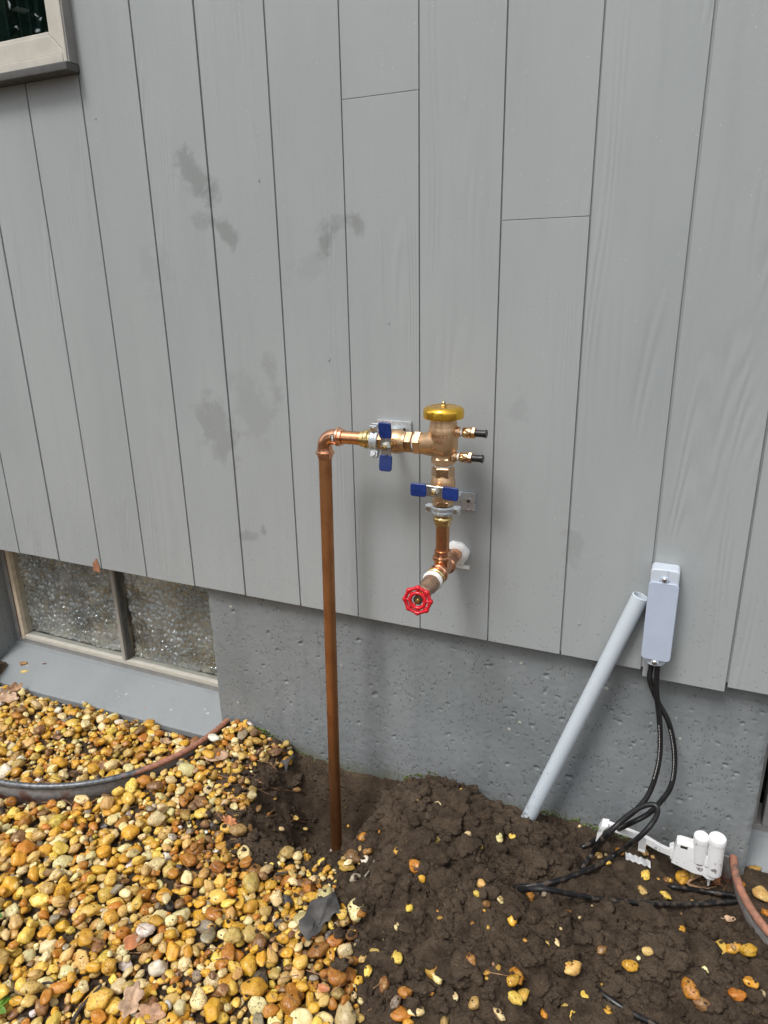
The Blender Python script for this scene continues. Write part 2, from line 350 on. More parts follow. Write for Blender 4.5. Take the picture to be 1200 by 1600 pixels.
def raw_mesh(name, V, F, tint=None, smooth=True):        # fast path for big triangle soups
    V = np.ascontiguousarray(V, dtype=np.float32); F = np.ascontiguousarray(F, dtype=np.int32); n = F.shape[1]
    me = bpy.data.meshes.new(name); me.vertices.add(len(V)); me.vertices.foreach_set('co', V.ravel())
    me.loops.add(F.size); me.loops.foreach_set('vertex_index', F.ravel())
    me.polygons.add(len(F)); me.polygons.foreach_set('loop_start', np.arange(0, F.size, n, dtype=np.int32))
    me.polygons.foreach_set('loop_total', np.full(len(F), n, dtype=np.int32))
    if smooth: me.polygons.foreach_set('use_smooth', np.ones(len(F), dtype=bool))
    me.update(); me.validate()
    if tint is not None:
        ca = me.color_attributes.new('tint', 'FLOAT_COLOR', 'POINT')
        ca.data.foreach_set('color', np.concatenate([tint, np.ones((len(tint), 1))], 1).astype(np.float32).ravel())
    return me
def tag(o, label=None, cat=None, group=None, kind=None):
    for k, v in (('label', label), ('category', cat), ('group', group), ('kind', kind)):
        if v: o[k] = v
    return o
WL = {}
def link(name, me, mat, parent=None, loc=(0, 0, 0)):
    o = bpy.data.objects.new(name, me); C.objects.link(o)
    if mat and not me.materials: me.materials.append(M[mat])
    WL[o] = Vector(loc)
    if parent: o.parent = parent; o.location = Vector(loc)-WL[parent]
    else: o.location = loc
    return o
def emit(name, mb, mat, parent=None, sharp=30, origin='c'):
    V = np.array(mb.v); lo, hi = V.min(0), V.max(0); c = (lo+hi)/2
    if not parent or origin == 'base': c[2] = lo[2]
    me = bpy.data.meshes.new(name); me.from_pydata((V-c).tolist(), [], mb.f); me.update(); me.validate()
    if sharp: me.polygons.foreach_set('use_smooth', [True]*len(me.polygons)); me.set_sharp_from_angle(angle=math.radians(sharp))
    o = link(name, me, mat, parent, c)
    if sharp: wnm = o.modifiers.new('weighted_normal', 'WEIGHTED_NORMAL'); wnm.keep_sharp = True
    return o
def empty(name, loc, parent=None):
    o = bpy.data.objects.new(name, None); C.objects.link(o); o.empty_display_size = .05; WL[o] = Vector(loc)
    if parent: o.parent = parent; o.location = Vector(loc)-WL[parent]
    else: o.location = loc
    return o
def catmull(pts, n=8):
    p = [np.array(q, float) for q in pts]; p = [2*p[0]-p[1]]+p+[2*p[-1]-p[-2]]; out = []
    for i in range(1, len(p)-2):
        for k in range(n):
            t = k/n; out.append(.5*((2*p[i])+(-p[i-1]+p[i+1])*t+(2*p[i-1]-5*p[i]+4*p[i+1]-p[i+2])*t*t+(-p[i-1]+3*p[i]-3*p[i+1]+p[i+2])*t**3))
    return out+[p[-2]]

# ------------------------------------------------------------------ value noise (numpy)
_perm = rng.random((64, 64))
def vn(x, y):
    xi = np.floor(x).astype(int); yi = np.floor(y).astype(int); fx = x-xi; fy = y-yi
    fx = fx*fx*(3-2*fx); fy = fy*fy*(3-2*fy); g = lambda a, b: _perm[a % 64, b % 64]
    return (g(xi, yi)*(1-fx)+g(xi+1, yi)*fx)*(1-fy)+(g(xi, yi+1)*(1-fx)+g(xi+1, yi+1)*fx)*fy-.5
def fbm(x, y, s, o=4, r=.5):
    t = 0; a = 1
    for k in range(o): t = t+a*vn(x*s+17.3*k, y*s+5.1*k); s *= 2.03; a *= r
    return t

# ------------------------------------------------------------------ ground relief
CTRL = np.array([(-1.12, .03, .005), (-1.2, -.12, -.005), (-1.28, -.28, -.02), (-1.45, -.47, -.03), (-1.65, -.56, -.035), (-2.2, -.6, -.03), (-2.6, -.2, -.03),
    (-1.1, -.9, -.02), (-1.6, -1.0, -.03), (-.9, -.65, -.02), (-1.05, -.42, -.015), (-1.06, -.17, -.005), (-1.03, .0, -.005),
    (-.97, .03, -.03), (-.84, .03, -.046), (-.74, .03, -.046), (-.65, .03, -.04),
    (-.80, -.10, -.05), (-.80, -.2, -.04), (-.95, -.12, -.03), (-.95, -.22, -.025), (-.73, -.30, -.03), (-.84, -.315, -.02), (-.93, -.31, -.02), (-.635, -.27, -.02), (-.62, -.12, .02), (-.61, -.06, .01),
    (-.56, -.13, .062), (-.555, -.04, .038), (-.46, -.07, .06), (-.45, .03, -.005), (-.30, .03, -.018), (-.28, -.05, .03), (-.42, -.2, .07), (-.2, -.18, .05),
    (-.09, .03, -.002), (-.05, -.08, .014), (.07, .03, -.04), (.10, -.05, -.045), (.2, .03, -.04), (.2, -.08, -.03), (0, -.2, .03), (-.1, -.32, .045), (-.27, -.33, .05),
    (-.3, -.47, .02), (-.5, -.36, .01), (-.55, -.5, -.01), (-.4, -.62, -.015), (-.1, -.55, .0), (.1, -.4, .015), (.28, -.3, .01), (.3, -.6, -.01), (.6, -.3, -.02), (.6, -.9, -.03), (-.4, -1.1, -.03), (0, -1.1, -.03)])
def _rbf():
    d = np.hypot(CTRL[:, None, 0]-CTRL[None, :, 0], CTRL[:, None, 1]-CTRL[None, :, 1])
    return np.linalg.solve(d+np.eye(len(d))*-.012, CTRL[:, 2]-CTRL[:, 2].mean())
_w = _rbf()
def in_well(X, Y, s=1.):       # left and right window wells (half ellipses against the wall)
    return ((np.abs(X+1.71)/(.505*s))**2.2+(np.abs(Y-.03)/(.485*s))**2.2 < 1) | ((np.abs(X-.71)/(.505*s))**2.2+(np.abs(Y-.03)/(.365*s))**2.2 < 1)
# soil area outline (traced on the ground)
SOIL = [PZ(x, y, -.01)[:2] for x, y in ((440, 1150), (425, 1185), (372, 1235), (345, 1285), (400, 1335), (470, 1345), (548, 1345), (528, 1400), (552, 1465), (540, 1500), (575, 1545), (690, 1562), (770, 1600), (760, 1900), (1700, 1900), (1300, 1200))]
def poly_sd(X, Y, poly):
    n = len(poly); ins = np.zeros(X.shape, bool); dm = np.full(X.shape, 9.)
    for i in range(n):
        (x1, y1), (x2, y2) = poly[i], poly[(i+1) % n]
        ins ^= ((y1 > Y) != (y2 > Y)) & (X < (x2-x1)*(Y-y1)/((y2-y1) or 1e-9)+x1)
        t = np.clip(((X-x1)*(x2-x1)+(Y-y1)*(y2-y1))/((x2-x1)**2+(y2-y1)**2), 0, 1)
        dm = np.minimum(dm, np.hypot(X-x1-t*(x2-x1), Y-y1-t*(y2-y1)))
    return np.where(ins, dm, -dm)
HOLE = [(-.985, .10), (-.985, -.06), (-.965, -.20), (-.90, -.285), (-.80, -.295), (-.70, -.292), (-.628, -.255), (-.606, -.15), (-.607, -.04), (-.605, .02), (-.60, .10)]
def relief(X, Y):
    Xc = np.clip(X, -2.6, .6); Yc = np.clip(Y, -1.2, .06); h = np.full(X.shape, CTRL[:, 2].mean())
    for (cx, cy, _), w in zip(CTRL, _w): h = h+w*np.hypot(Xc-cx, Yc-cy)
    sd = poly_sd(X, Y, SOIL)
    soil = np.clip((sd+.03)/.06, 0, 1)
    hole = np.exp(-(((X+.79)/.16)**2+((Y+.1)/.16)**2)**2)
    rough = soil*(1-.55*hole)
    h = h+rough*(.026*fbm(X, Y, 11, 3)+.015*fbm(X+3, Y, 45, 3, .6)-.009*np.abs(fbm(X, Y+9, 30, 2)))+.008*fbm(X, Y, 9, 2)
    hs_d = poly_sd(X, Y, HOLE)+.022*fbm(X, Y, 18, 3); kx = np.clip((X+.72)/.08, 0, 1); ky = np.clip((-.2-Y)/.05, 0, 1); wd = .15*(1-np.maximum(kx, ky))+.05*np.maximum(kx, ky)
    wb = np.clip((.03-Y)/.055, 0, 1); q = np.clip(hs_d/wd, 0, 1); h = h-.185*q*q*(3-2*q)*wb**.8
    # a broken slab of packed soil with an undercut front edge
    def slab(cx, cy, rx, ry, hh, ph):
        q = np.hypot((X-cx)/rx, (Y-cy)/ry)+.55*fbm(X+ph, Y, 13, 3)
        return hh*np.clip((1-q)/.07, 0, 1)
    h = h+soil*(slab(-.245, -.405, .15, .10, .046, 2)+slab(-.045, -.32, .14, .07, .032, 5)+slab(.12, -.33, .10, .07, .022, 8)+slab(-.44, -.31, .08, .055, .026, 1)+slab(-.53, -.17, .06, .06, .014, 4)+slab(-.36, -.13, .07, .05, .012, 6))
    w = in_well(X, Y)
    return np.where(w, np.where(X < 0, -.092-.05*(Y-.03)*-0.3, -.03)+.006*fbm(X, Y, 12, 2), h)
XS = np.arange(-2.6, .6001, .005); YS = np.arange(-1.2, .0601, .005)
GX, GY = np.meshgrid(XS, YS); GH = relief(GX, GY)
def bil(A, x, y):
    fx = np.clip((x+2.6)/.005, 0, len(XS)-1.001); fy = np.clip((y+1.2)/.005, 0, len(YS)-1.001); i = int(fx); j = int(fy); u = fx-i; v = fy-j
    return (A[j, i]*(1-u)+A[j, i+1]*u)*(1-v)+(A[j+1, i]*(1-u)+A[j+1, i+1]*u)*v
def hit(px, py, off=0., A=None):           # where a photo pixel meets the ground
    A = GH if A is None else A
    d = ray(px, py); t = .6
    while t < 4:
        p = CAM+d*t
        if p[2] < bil(A, p[0], p[1])+off: return p
        t += .003
    return PZ(px, py, 0)

def build_ground():
    xs = np.concatenate([[-14, -9, -6, -4.5, -3.6, -3.1, -2.8], XS, [.8, 1.1, 1.6, 2.5, 4, 7, 12]])
    ys = np.concatenate([[-16, -10, -7, -5, -3.5, -2.5, -1.9, -1.5], YS])
    X, Y = np.meshgrid(xs, ys); Hh = np.full(X.shape, -.03)
    Hh[8:, 7:-7] = GH; Hh[8:, :7] = GH[:, :1]*.5-.015; Hh[8:, -7:] = GH[:, -1:]*.5-.015; Hh[:8, 7:-7] = GH[:1, :]*.3-.02
    n, m = X.shape; V = np.stack([X, Y, Hh], -1).reshape(-1, 3); k = np.arange(n*m).reshape(n, m)
    F = np.stack([k[:-1, :-1], k[:-1, 1:], k[1:, 1:], k[1:, :-1]], -1).reshape(-1, 4)
    tag(link('ground', raw_mesh('ground', V, F), 'soil'), 'dark brown soil ground with a dug hole and a heaped mound', 'ground', kind='structure')
build_ground()

# ------------------------------------------------------------------ house: siding, foundation, windows
house = empty('house', (-.5, .1, 0))
tag(house, 'grey painted house wall of vertical boards above a concrete foundation', 'house')
SEAM = [-2.99, -2.817, -2.645, -2.472, -2.298, -2.122, -1.948, -1.773, -1.597, -1.420, -1.245, -1.072, -.897, -.726, -.556, -.384, -.213, -.037, .131, .302, .474, .646, .818, .99, 1.162]
WX1, WZ0 = -1.415, 1.772                                  # upper window: right edge, bottom edge
def siding():
    gaps = {9: .0045, 10: .0042, 11: .004, 12: .0036, 13: .0026, 14: .0024, 15: .0028, 16: .0034, 17: .005}
    for i in range(len(SEAM)-1):
        a, b = SEAM[i], SEAM[i+1]; ga = gaps.get(i, .0045)/2; gb = gaps.get(i+1, .0045)/2
        z0 = .468+rng.uniform(-.0012, .0012)-(.012 if i == 17 else 0)-(.003 if i >= 18 else 0); z1 = 3.0
        yf = {17: -.004}.get(i, rng.uniform(-.0008, .0008)); 
        if b < WX1+.01: z1 = WZ0-.006
        cuts = [z0, z1]
        if i == 13: cuts = [z0, 1.640, z1]
        if i == 15: cuts = [z0, 1.3955, z1]
        for k in range(len(cuts)-1):
            g = .0004 if k else 0; g1 = .0004 if k+1 < len(cuts)-1 else 0
            mb = MB(); mb.box((a+ga, yf+.0007*k, cuts[k]+g), (b-gb, yf+.021, cuts[k+1]-g1), .0012, 2)
            emit('siding_board', mb, 'board_paint', house)
    emit('sheathing', MB().box((-3.0, .0048, .474), (WX1, .0265, WZ0-.01)).box((WX1, .0048, .474), (1.17, .0265, 3.0)), 'board_paint', house)
    # bare wood showing where paint has flaked off by a seam
    for px, py, w, h in ((514, 562, .0018, .012), (608, 505, .0014, .008), (405, 282, .0015, .009), (1068, 975, .002, .0025), (905, 975, .002, .003), (150, 185, .0018, .003)):
        c = P(px, py, 0); emit('paint_drip', MB().lathe([(0, w), (.0012, w*.9), (.0018, w*.5), (.002, .0001)], (c[0], -.0004, c[2]), (0, -1, 0), 12).lathe([(0, w*.45), (.0008, w*.4), (.001, w*.1)], (c[0], -.0004, c[2]+h*.5), (0, -1, 0), 8), 'board_paint', house, 60)
    c = P(150, 882, -.001); poly = [(-.014, -.022), (-.012, .006), (-.004, .009), (.0, .016), (.006, .022), (.010, .008), (.013, .002), (.014, -.024)]
    emit('bare_wood_patch', MB().prism(poly, .0012, Matrix.Translation((c[0], -.0011, c[2]))@Matrix.Rotation(math.pi/2, 4, 'X')), 'bare_wood', house)
siding()

def foundation():
    # front face between the two window openings, pitted for real
    x0, x1, z0, z1 = -1.228, .229, -.26, .50
    xs = np.linspace(x0, x1, 480); zs = np.linspace(z0, z1, 250); X, Z = np.meshgrid(xs, zs)
    D = .0012*fbm(X, Z, 12, 3, .5)+.0007*fbm(X+5, Z, 90, 2)
    r2 = np.random.default_rng(11)
    def pit(cx, cz, r, dep, asp, an):
        i0, i1 = np.searchsorted(xs, (cx-2.2*r, cx+2.2*r)); j0, j1 = np.searchsorted(zs, (cz-2.2*r, cz+2.2*r))
        if i1 <= i0 or j1 <= j0: return
        dx = X[j0:j1, i0:i1]-cx; dz = Z[j0:j1, i0:i1]-cz; u = dx*math.cos(an)+dz*math.sin(an); v = (-dx*math.sin(an)+dz*math.cos(an))*asp
        q = np.hypot(u, v)/r+.5*fbm(dx*1.+cx*7, dz+cz*5, .8/r, 2)
        D[j0:j1, i0:i1] += dep*np.clip((1-q)/.22, 0, 1)
    for k in range(520): pit(r2.uniform(x0, x1), r2.uniform(-.1, .46), .0018+.0016*r2.random(), .003, r2.uniform(1, 2), r2.uniform(0, 3))
    for k in range(64): pit(r2.uniform(x0, x1), r2.uniform(-.05, .45), r2.uniform(.003, .006), .004, r2.uniform(1, 2.4), r2.uniform(0, 3))
    for px, py, r in ((585, 1085, .016), (560, 1000, .012), (590, 1160, .008), (905, 1010, .014), (1062, 1250, .015), (890, 1215, .013), (1010, 1232, .009), (838, 1200, .012), (447, 1065, .013), (412, 1040, .009), (470, 1005, .013), (955, 1110, .011),
                      (1133, 1195, .009), (1107, 1193, .007), (1160, 1130, .007), (800, 1120, .010), (1077, 1225, .007), (700, 1100, .008), (760, 1040, .010)):
        c = P(px, py, .03); pit(c[0], c[2], r*.62, .0045, 1.6, r2.uniform(-.6, .6))
    for s in (-.87, -.6, -.2):                        # faint form-board joints
        D += -.0016*np.exp(-((X-s-.004*fbm(X*0+1, Z, 9, 2))/.0016)**2)*(fbm(X*0+s, Z, 30, 2) > -.1)
    edge = np.minimum(X-x0, x1-X); D += np.clip(.006-edge+.006*fbm(X, Z, 40, 2), 0, .02)*.6
    n, m = X.shape; k = np.arange(n*m).reshape(n, m)
    V = np.stack([X, .03+D, Z], -1).reshape(-1, 3); F = np.stack([k[:-1, :-1], k[:-1, 1:], k[1:, 1:], k[1:, :-1]], -1).reshape(-1, 4)
    # side returns and top closed by a core box just behind the skin
    c = np.array([(x0+x1)/2, .03, .12]); me = raw_mesh('foundation', V-c, F); link('foundation', me, 'painted_concrete', house, c)
    mb = MB(); mb.box((x0+.004, .041, z0), (x1-.004, .30, z1)); mb.box((-3.2, .0415, -.26), (-2.268, .30, .5), .003); mb.box((1.245, .032, -.26), (1.6, .30, .5), .003)
    mb.box((-3.2, .045, .475), (1.6, .29, .51)); emit('foundation_core', mb, 'painted_concrete', house)
foundation()

def basement_window(x0, x1, mull, broken):
    w = empty('basement_window', ((x0+x1)/2, .15, .0), house)
    # sloped concrete ledge in front of the glass
    prof = [(.26, -.3), (.26, .006), (.152, .006), (.145, -.004), (.038, -.066), (.030, -.074), (.0285, -.3)]
    n = 46; V = []; mb = MB()
    for i in range(n+1):
        x = x0-.004+(x1-x0+.008)*i/n
        for j, (y, z) in enumerate(prof):
            dy = -.03*(1-i/n) if (x0 < -1 and j >= 4) else 0
            V.append((x, y+dy+.0016*fbm(np.array(x*9.), np.array(j*3.), 3, 2), z+(.0014*float(fbm(np.array(x*4.), np.array(j*2.+.3), 5, 2)) if j > 0 else 0)))
    k = len(prof); fs = [(i*k+j, (i+1)*k+j, (i+1)*k+(j+1) % k, i*k+(j+1) % k) for i in range(n) for j in range(k)]
    fs += [tuple(range(k)), tuple(n*k+j for j in range(k))[::-1]]; mb.add(V, fs); emit('ledge', mb, 'ledge_concrete', w, 25)
    zt = .47; yb = .155
    f = emit('frame', MB().box((x0, yb, .004), (x1, yb+.05, .022), .002).box((x0, yb, .022), (x0+.022, yb+.05, zt), .002).box((x1-.022, yb, .022), (x1, yb+.05, zt), .002), 'frame_grey', w)
    if broken: emit('wood_stop', MB().box((x0+.0225, yb+.004, .0225), (x0+.034, yb+.04, zt), .002), 'bare_wood', w)
    emit('sash_stile', MB().box((x0+.0345, yb-.004, .0225), (x0+.052, yb+.035, zt), .003), 'frame_tan_worn' if broken else 'frame_grey', w)
    emit('sash_rail', MB().box((x0+.0525, yb-.003, .0225), (x1-.0225, yb+.035, .040), .003), 'frame_tan', w)
    emit('mullion', MB().box((mull-.009, yb-.006, .0405), (mull+.006, yb+.034, zt), .003), 'mullion_paint', w)
    emit('mullion_gasket', MB().box((mull+.0062, yb+.001, .0405), (mull+.0115, yb+.034, zt), .001), 'frame_dark', w)
    for a, b in ((x0+.0525, mull-.0135), (mull+.0165, x1-.0225)):
        pn = emit('pane', MB().box((a, yb+.012, .0405), (b, yb+.015, zt)), 'dusty_glass', w)
        # bubble wrap pressed behind the pane, wrinkled
        nx = int((b-a)/.0024); nz = int((zt-.05)/.0024); X, Z = np.meshgrid(np.linspace(a+.001, b-.001, nx), np.linspace(.0425, zt-.005, nz))
        p = .0185; U = X+.012*fbm(X, Z, 14, 2); W = Z+.012*fbm(X+9, Z, 14, 2)
        q = np.full(X.shape, 9.); ci = np.floor(U/p); cj = np.floor(W/p)
        for di in (-1, 0, 1):
            for dj in (-1, 0, 1):
                ii = (ci+di).astype(int); jj = (cj+dj).astype(int)
                q = np.minimum(q, np.hypot(U-(ii+.5+.75*(_perm[ii % 64, jj % 64]-.5))*p, W-(jj+.5+.75*(_perm[(ii+29) % 64, (jj+11) % 64]-.5))*p))
        amp = np.clip(.7+1.3*fbm(X, Z+4, 40, 2), .2, 1)
        Y = yb+.034-.0085*amp*np.sqrt(np.clip(1-(q/(p*.47))**2, 0, 1))+.014*fbm(X, Z, 8, 3)+.005*np.abs(fbm(X+2, Z, 38, 2))
        Y = np.maximum(Y, yb+.018)
        kk = np.arange(nx*nz).reshape(nz, nx); Vv = np.stack([X, Y, Z], -1).reshape(-1, 3); F = np.stack([kk[:-1, :-1], kk[:-1, 1:], kk[1:, 1:], kk[1:, :-1]], -1).reshape(-1, 4)
        c = np.array([(a+b)/2, yb+.03, .25]); link('bubble_wrap', raw_mesh('bubble_wrap', Vv-c, F), 'bubble_film', w, c)
    emit('dark_room_backing', MB().box((x0, yb+.16, 0), (x1, yb+.17, .5)).box((x0-.006, yb+.051, 0), (x0-.001, yb+.16, .5)).box((x1+.001, yb+.051, 0), (x1+.006, yb+.16, .5)), 'dark_room', w)  # dark box added behind the panes for the gloom of the room
basement_window(-2.266, -1.2305, -1.722, True)
basement_window(.2315, 1.243, .74, False)

def upper_window():
    x1, z0 = WX1, WZ0; x0 = -2.7; z1 = 2.75
    w = empty('window', ((x0+x1)/2, -.02, z0), house)
    # dark drip sill under the casing, casing with a returned side, mitred sash, pane
    emit('sill', MB().box((x0, -.040, z0-.006), (x1+.002, .004, z0+.012), .003), 'frame_dark', w)
    emit('casing', MB().box((x0, -.030, z0+.0125), (x1-.016, .02, z0+.031), .002).box((x1-.0155, -.030, z0+.0125), (x1-.004, .02, z1), .002), 'frame_tan', w)
    emit('casing_return', MB().box((x1-.0035, -.0275, z0+.0125), (x1+.001, .02, z1), .001), 'frame_grey', w)
    # sash rail and stile with a 45 degree mitre
    a = x1-.016; zb = z0+.0335; ww = .042
    def bar(poly):
        return MB().prism(poly, .028, Matrix.Translation((0, .008, 0))@Matrix.Rotation(math.pi/2, 4, 'X'), .003)
    emit('sash_rail', bar([(x0, zb), (a-.0006, zb), (a-ww-.0006, zb+ww), (x0, zb+ww)]), 'frame_tan', w)
    emit('sash_stile', bar([(a, zb), (a, z1), (a-ww, z1), (a-ww, zb+ww)]), 'frame_tan', w)
    emit('glazing_bead', MB().box((x0, -.012, zb+ww+.0005), (a-ww-.010, .004, zb+ww+.010), .002).box((a-ww-.0095, -.012, zb+ww+.0005), (a-ww-.0005, .004, z1), .002), 'frame_tan', w)
    emit('pane', MB().box((x0, -.004, zb+ww+.0105), (a-ww-.010, .000, z1)), 'glass', w)
    mb = MB(); n = 160; V = []
    for i in range(n+1):
        x = x0+(a-.02-x0)*i/n; y = .11+.018*math.sin(i*.9)+.008*math.sin(i*2.3)
        V += [(x, y, z0), (x, y, z1)]
    mb.add(V, [(2*i, 2*i+2, 2*i+3, 2*i+1) for i in range(n)]); emit('curtain', mb, 'curtain', w)
    emit('dark_room_backing', MB().box((x0, .2, z0-.05), (x1, .21, z1)).box((x1-.001, .021, z0), (x1+.004, .2, z1)).box((x0, .021, z0-.03), (x1-.002, .199, z0-.02)), 'dark_room', w)  # dark box behind the curtain, its darkness put in by colour
upper_window()

# ------------------------------------------------------------------ plumbing
YP = -.109; XV = -.462; ZH = .963                       # pipe plane, vertical run, horizontal run
RP = .0148
ZB = float(bil(GH, -.762, -.109))-.004
plumb = empty('backflow_assembly', (-.762, YP, ZB))
tag(plumb, 'copper and bronze backflow preventer assembly with gold cap, blue valve handles and tall riser pipe', 'plumbing')
def plumbing():
    X, Yv, Zv = (1, 0, 0), (0, 1, 0), (0, 0, 1)
    ex = -.741
    # riser, a little out of plumb
    rb, rt = Vector((-.7625, YP, ZB)), Vector((ex-.0005, YP, .918)); ax = rt-rb
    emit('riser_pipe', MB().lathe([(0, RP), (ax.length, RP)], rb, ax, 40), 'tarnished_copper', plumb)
    emit('tape_wrap', MB().lathe([(0, RP+.004), (.006, RP+.0055), (.011, RP+.001)], rb+ax.normalized()*.012, ax, 24), 'thread_tape', plumb)
    # elbow with two beaded press sockets
    e = MB(); R = .026; cx, cz = ex+R, ZH-R; pts = []; rr = []
    for k in range(17):
        th = math.pi-k/16*math.pi/2; pts.append((cx+R*math.cos(th), YP, cz+R*math.sin(th))); rr.append(RP+.0022)
    e.tube([(ex, YP, cz-.004)]+pts+[(cx+.004, YP, ZH)], [RP+.0022]*19, 32)
    sock = [(0, RP+.0028), (.006, RP+.0030), (.011, RP+.0036), (.013, RP+.0062), (.017, RP+.0070), (.021, RP+.0062), (.023, RP+.0034), (.034, RP+.0030), (.035, RP+.001)]
    sock = [(a*.64, r) for a, r in sock]; e.lathe(sock, (ex, YP, cz-.001), (0, 0, -1), 36); e.lathe(sock, (cx-.001, YP, ZH), X, 36)
    el = emit('elbow', e, 'bright_copper', plumb, 40)
    c = Vector((-.7175, YP, ZH)); lb = MB(); V = []; F = []
    rs = RP+.0040
    for i in range(2):
        for j in range(9):
            th = -.45+.95*j/8; V.append((c.x+(i-.5)*.009+.006, c.y-rs*math.cos(th), c.z+rs*math.sin(th)))
    F = [(j, 9+j, 10+j, 1+j) for j in range(8)]; sck = emit('stamped_sticker', MB().add(V, F), 'print_black', el)
    V = []
    for k, (z0, z1) in enumerate(((-.35, -.2), (-.12, .02), (.08, .2), (.26, .34))):
        for i in (0, 1):
            for th in (z0, z1): V.append((c.x+(i-.5)*.004+.006, c.y-(rs+.0003)*math.cos(th), c.z+(rs+.0003)*math.sin(th)))
    emit('sticker_print', MB().add(V, [(4*k, 4*k+2, 4*k+3, 4*k+1) for k in range(4)]), 'print_white', el)
    emit('horizontal_pipe', MB().lathe([(0, RP), (.07, RP)], (-.706, YP, ZH), X, 40), 'pipe_copper', plumb)
    press = [(0, RP+.001), (.001, RP+.0028), (.008, RP+.0028), (.010, RP+.0055), (.014, RP+.0062), (.018, RP+.0052), (.020, RP+.0026), (.028, RP+.0026)]
    # ---- ball valve builder along an axis
    def ball_valve(o, axis, length, handle_dir, ho, nh=.016, bs=0.):
        ax = Vector(axis).normalized(); o = Vector(o); v = empty('ball_valve', o, plumb)
        emit('press_socket', MB().lathe(press, o-ax*.027, ax, 36), 'brass', v, 40)
        emit('end_hex', MB().lathe([(0, .0215), (.0015, .0232), (.010, .0232), (.0115, .0215)], o+ax*.0175, ax, 6, ph=.26), 'machined_bronze', v, 20)
        emit('body', MB().lathe([(0, .0195), (.004, .0195), (.009, .0215), (.016, .0255), (.026, .0265), (.036, .0255), (.043, .0225), (.047, .0212), (.050, .0212)], o+ax*(.0285+bs), ax, 40).lathe([(0, .013), (.030, .012), (.034, .010)], o+ax*(.054+bs), (0, -1, 0), 24), 'cast_bronze', v, 40)
        ez = length-nh
        if bs: emit('end_neck', MB().lathe([(0, .0205), (bs+.002, .0205)], o+ax*.028, ax, 36), 'cast_bronze', v)
        emit('end_nut', MB().lathe([(0, .0222), (.002, .0245), (nh-.002, .0245), (nh, .0225)], o+ax*(ez-.001), ax, 6, ph=.26), 'machined_bronze', v, 20)
        emit('end_collar', MB().lathe([(0, .0205), (.0015, .0215), (.006, .0215), (.0075, .0205)], o+ax*(ez-.009), ax, 36), 'cast_bronze', v, 40)
        # flat T handle: steel strip with two blue dipped ends, lying in the plane facing out
        hc = o+ax*(.053+bs)+Vector((0, -.052, 0)); hd = Vector(handle_dir).normalized(); out = Vector((0, -1, 0)); sd = hd.cross(out)
        M4 = Matrix(((hd.x, sd.x, out.x, hc.x), (hd.y, sd.y, out.y, hc.y), (hd.z, sd.z, out.z, hc.z), (0, 0, 0, 1)))
        hdl = emit('handle', MB().box((-.040, -.0115, -.0012), (.040, .0115, .0012), .0008, 1, M4).box((-.014, -.0075, -.005), (.014, .0075, -.0012), .001, 1, M4), 'steel', v)
        for sg, tilt in ((1, .16), (-1, -.16)):
            poly = []; 
            for k in range(20):
                th = 2*math.pi*k/20; cxx, cyy = math.cos(th), math.sin(th)
                poly.append((sg*.0345+math.copysign(abs(cxx)**.35, cxx)*.0175, math.copysign(abs(cyy)**.35, cyy)*.0142))
            T = M4@Matrix.Translation((sg*.018, 0, 0))@Matrix.Rotation(-tilt*ho, 4, 'Y')@Matrix.Translation((-sg*.018, 0, -.003))
            emit('grip', MB().prism(poly, .0062, T, .0022, 3), 'blue_vinyl', hdl, 50)
        emit('stem_nut', MB().lathe([(0, .0088), (.007, .0088), (.008, .0078)], hc+out*.0013, out, 6, ph=.4), 'steel', v, 20)
        emit('stem', MB().lathe([(0, .005), (.012, .005), (.0135, .004)], hc+out*.002, out, 16), 'brass', v)
        emit('gland', MB().lathe([(0, .0095), (.012, .0095)], hc-out*.0165, out, 20), 'brass', v)
        return v
    ball_valve((-.622, YP, ZH), X, .096, (0, 0, 1), 1)
    ball_valve((XV, YP, .815), Zv, .1035, (-1, 0, .02), .5, .022, .009)
    # ---- vacuum breaker
    pv = empty('vacuum_breaker', (XV, YP, .92), plumb)
    emit('outlet_hex', MB().lathe([(0, .0235), (.002, .0262), (.014, .0262), (.017, .0240)], (-.5235, YP, ZH), X, 6, ph=.26), 'cast_bronze', pv, 20)
    b = MB(); prof = [(.947, .0225), (.949, .0262), (.953, .0290), (.960, .0305), (.975, .0308), (.993, .0308), (1.000, .0296), (1.004, .0282), (1.010, .0282), (1.012, .0268), (1.028, .0268)]
    b.lathe([(z-.947, r) for z, r in prof], (XV, YP, .947), Zv, 48)
    # swelling shoulder to the outlet
    pts = [(-.5075, YP, ZH), (-.500, YP, ZH), (-.490, YP, ZH+.001), (-.478, YP, ZH+.004), (-.462, YP, ZH+.010)]; b.tube(pts, [.0222, .0240, .0262, .0285, .0292], 40)
    b.lathe([(0, .0222), (.008, .0215), (.013, .0225)], (XV, YP, .949), (0, 0, -1), 40)
    bd = emit('body', b, 'cast_bronze', pv, 50)
    emit('inlet_hex', MB().lathe([(0, .0225), (.002, .0252), (.013, .0252), (.016, .023)], (XV, YP, .9225), Zv, 6, ph=.2), 'cast_bronze', pv, 20)
    emit('nipple', MB().lathe([(0, .0168), (.012, .0168)], (XV, YP, .9145), Zv, 28), 'brass', pv)
    emit('thread_tape', MB().lathe([(0, .0182), (.002, .0186), (.004, .0178)], (XV, YP, .9175), Zv, 28), 'thread_tape', pv)
    emit('thread_tape', MB().lathe([(0, .019), (.003, .0196), (.005, .0185)], (-.5265, YP, ZH), X, 28), 'thread_tape', pv)
    capz = 1.020
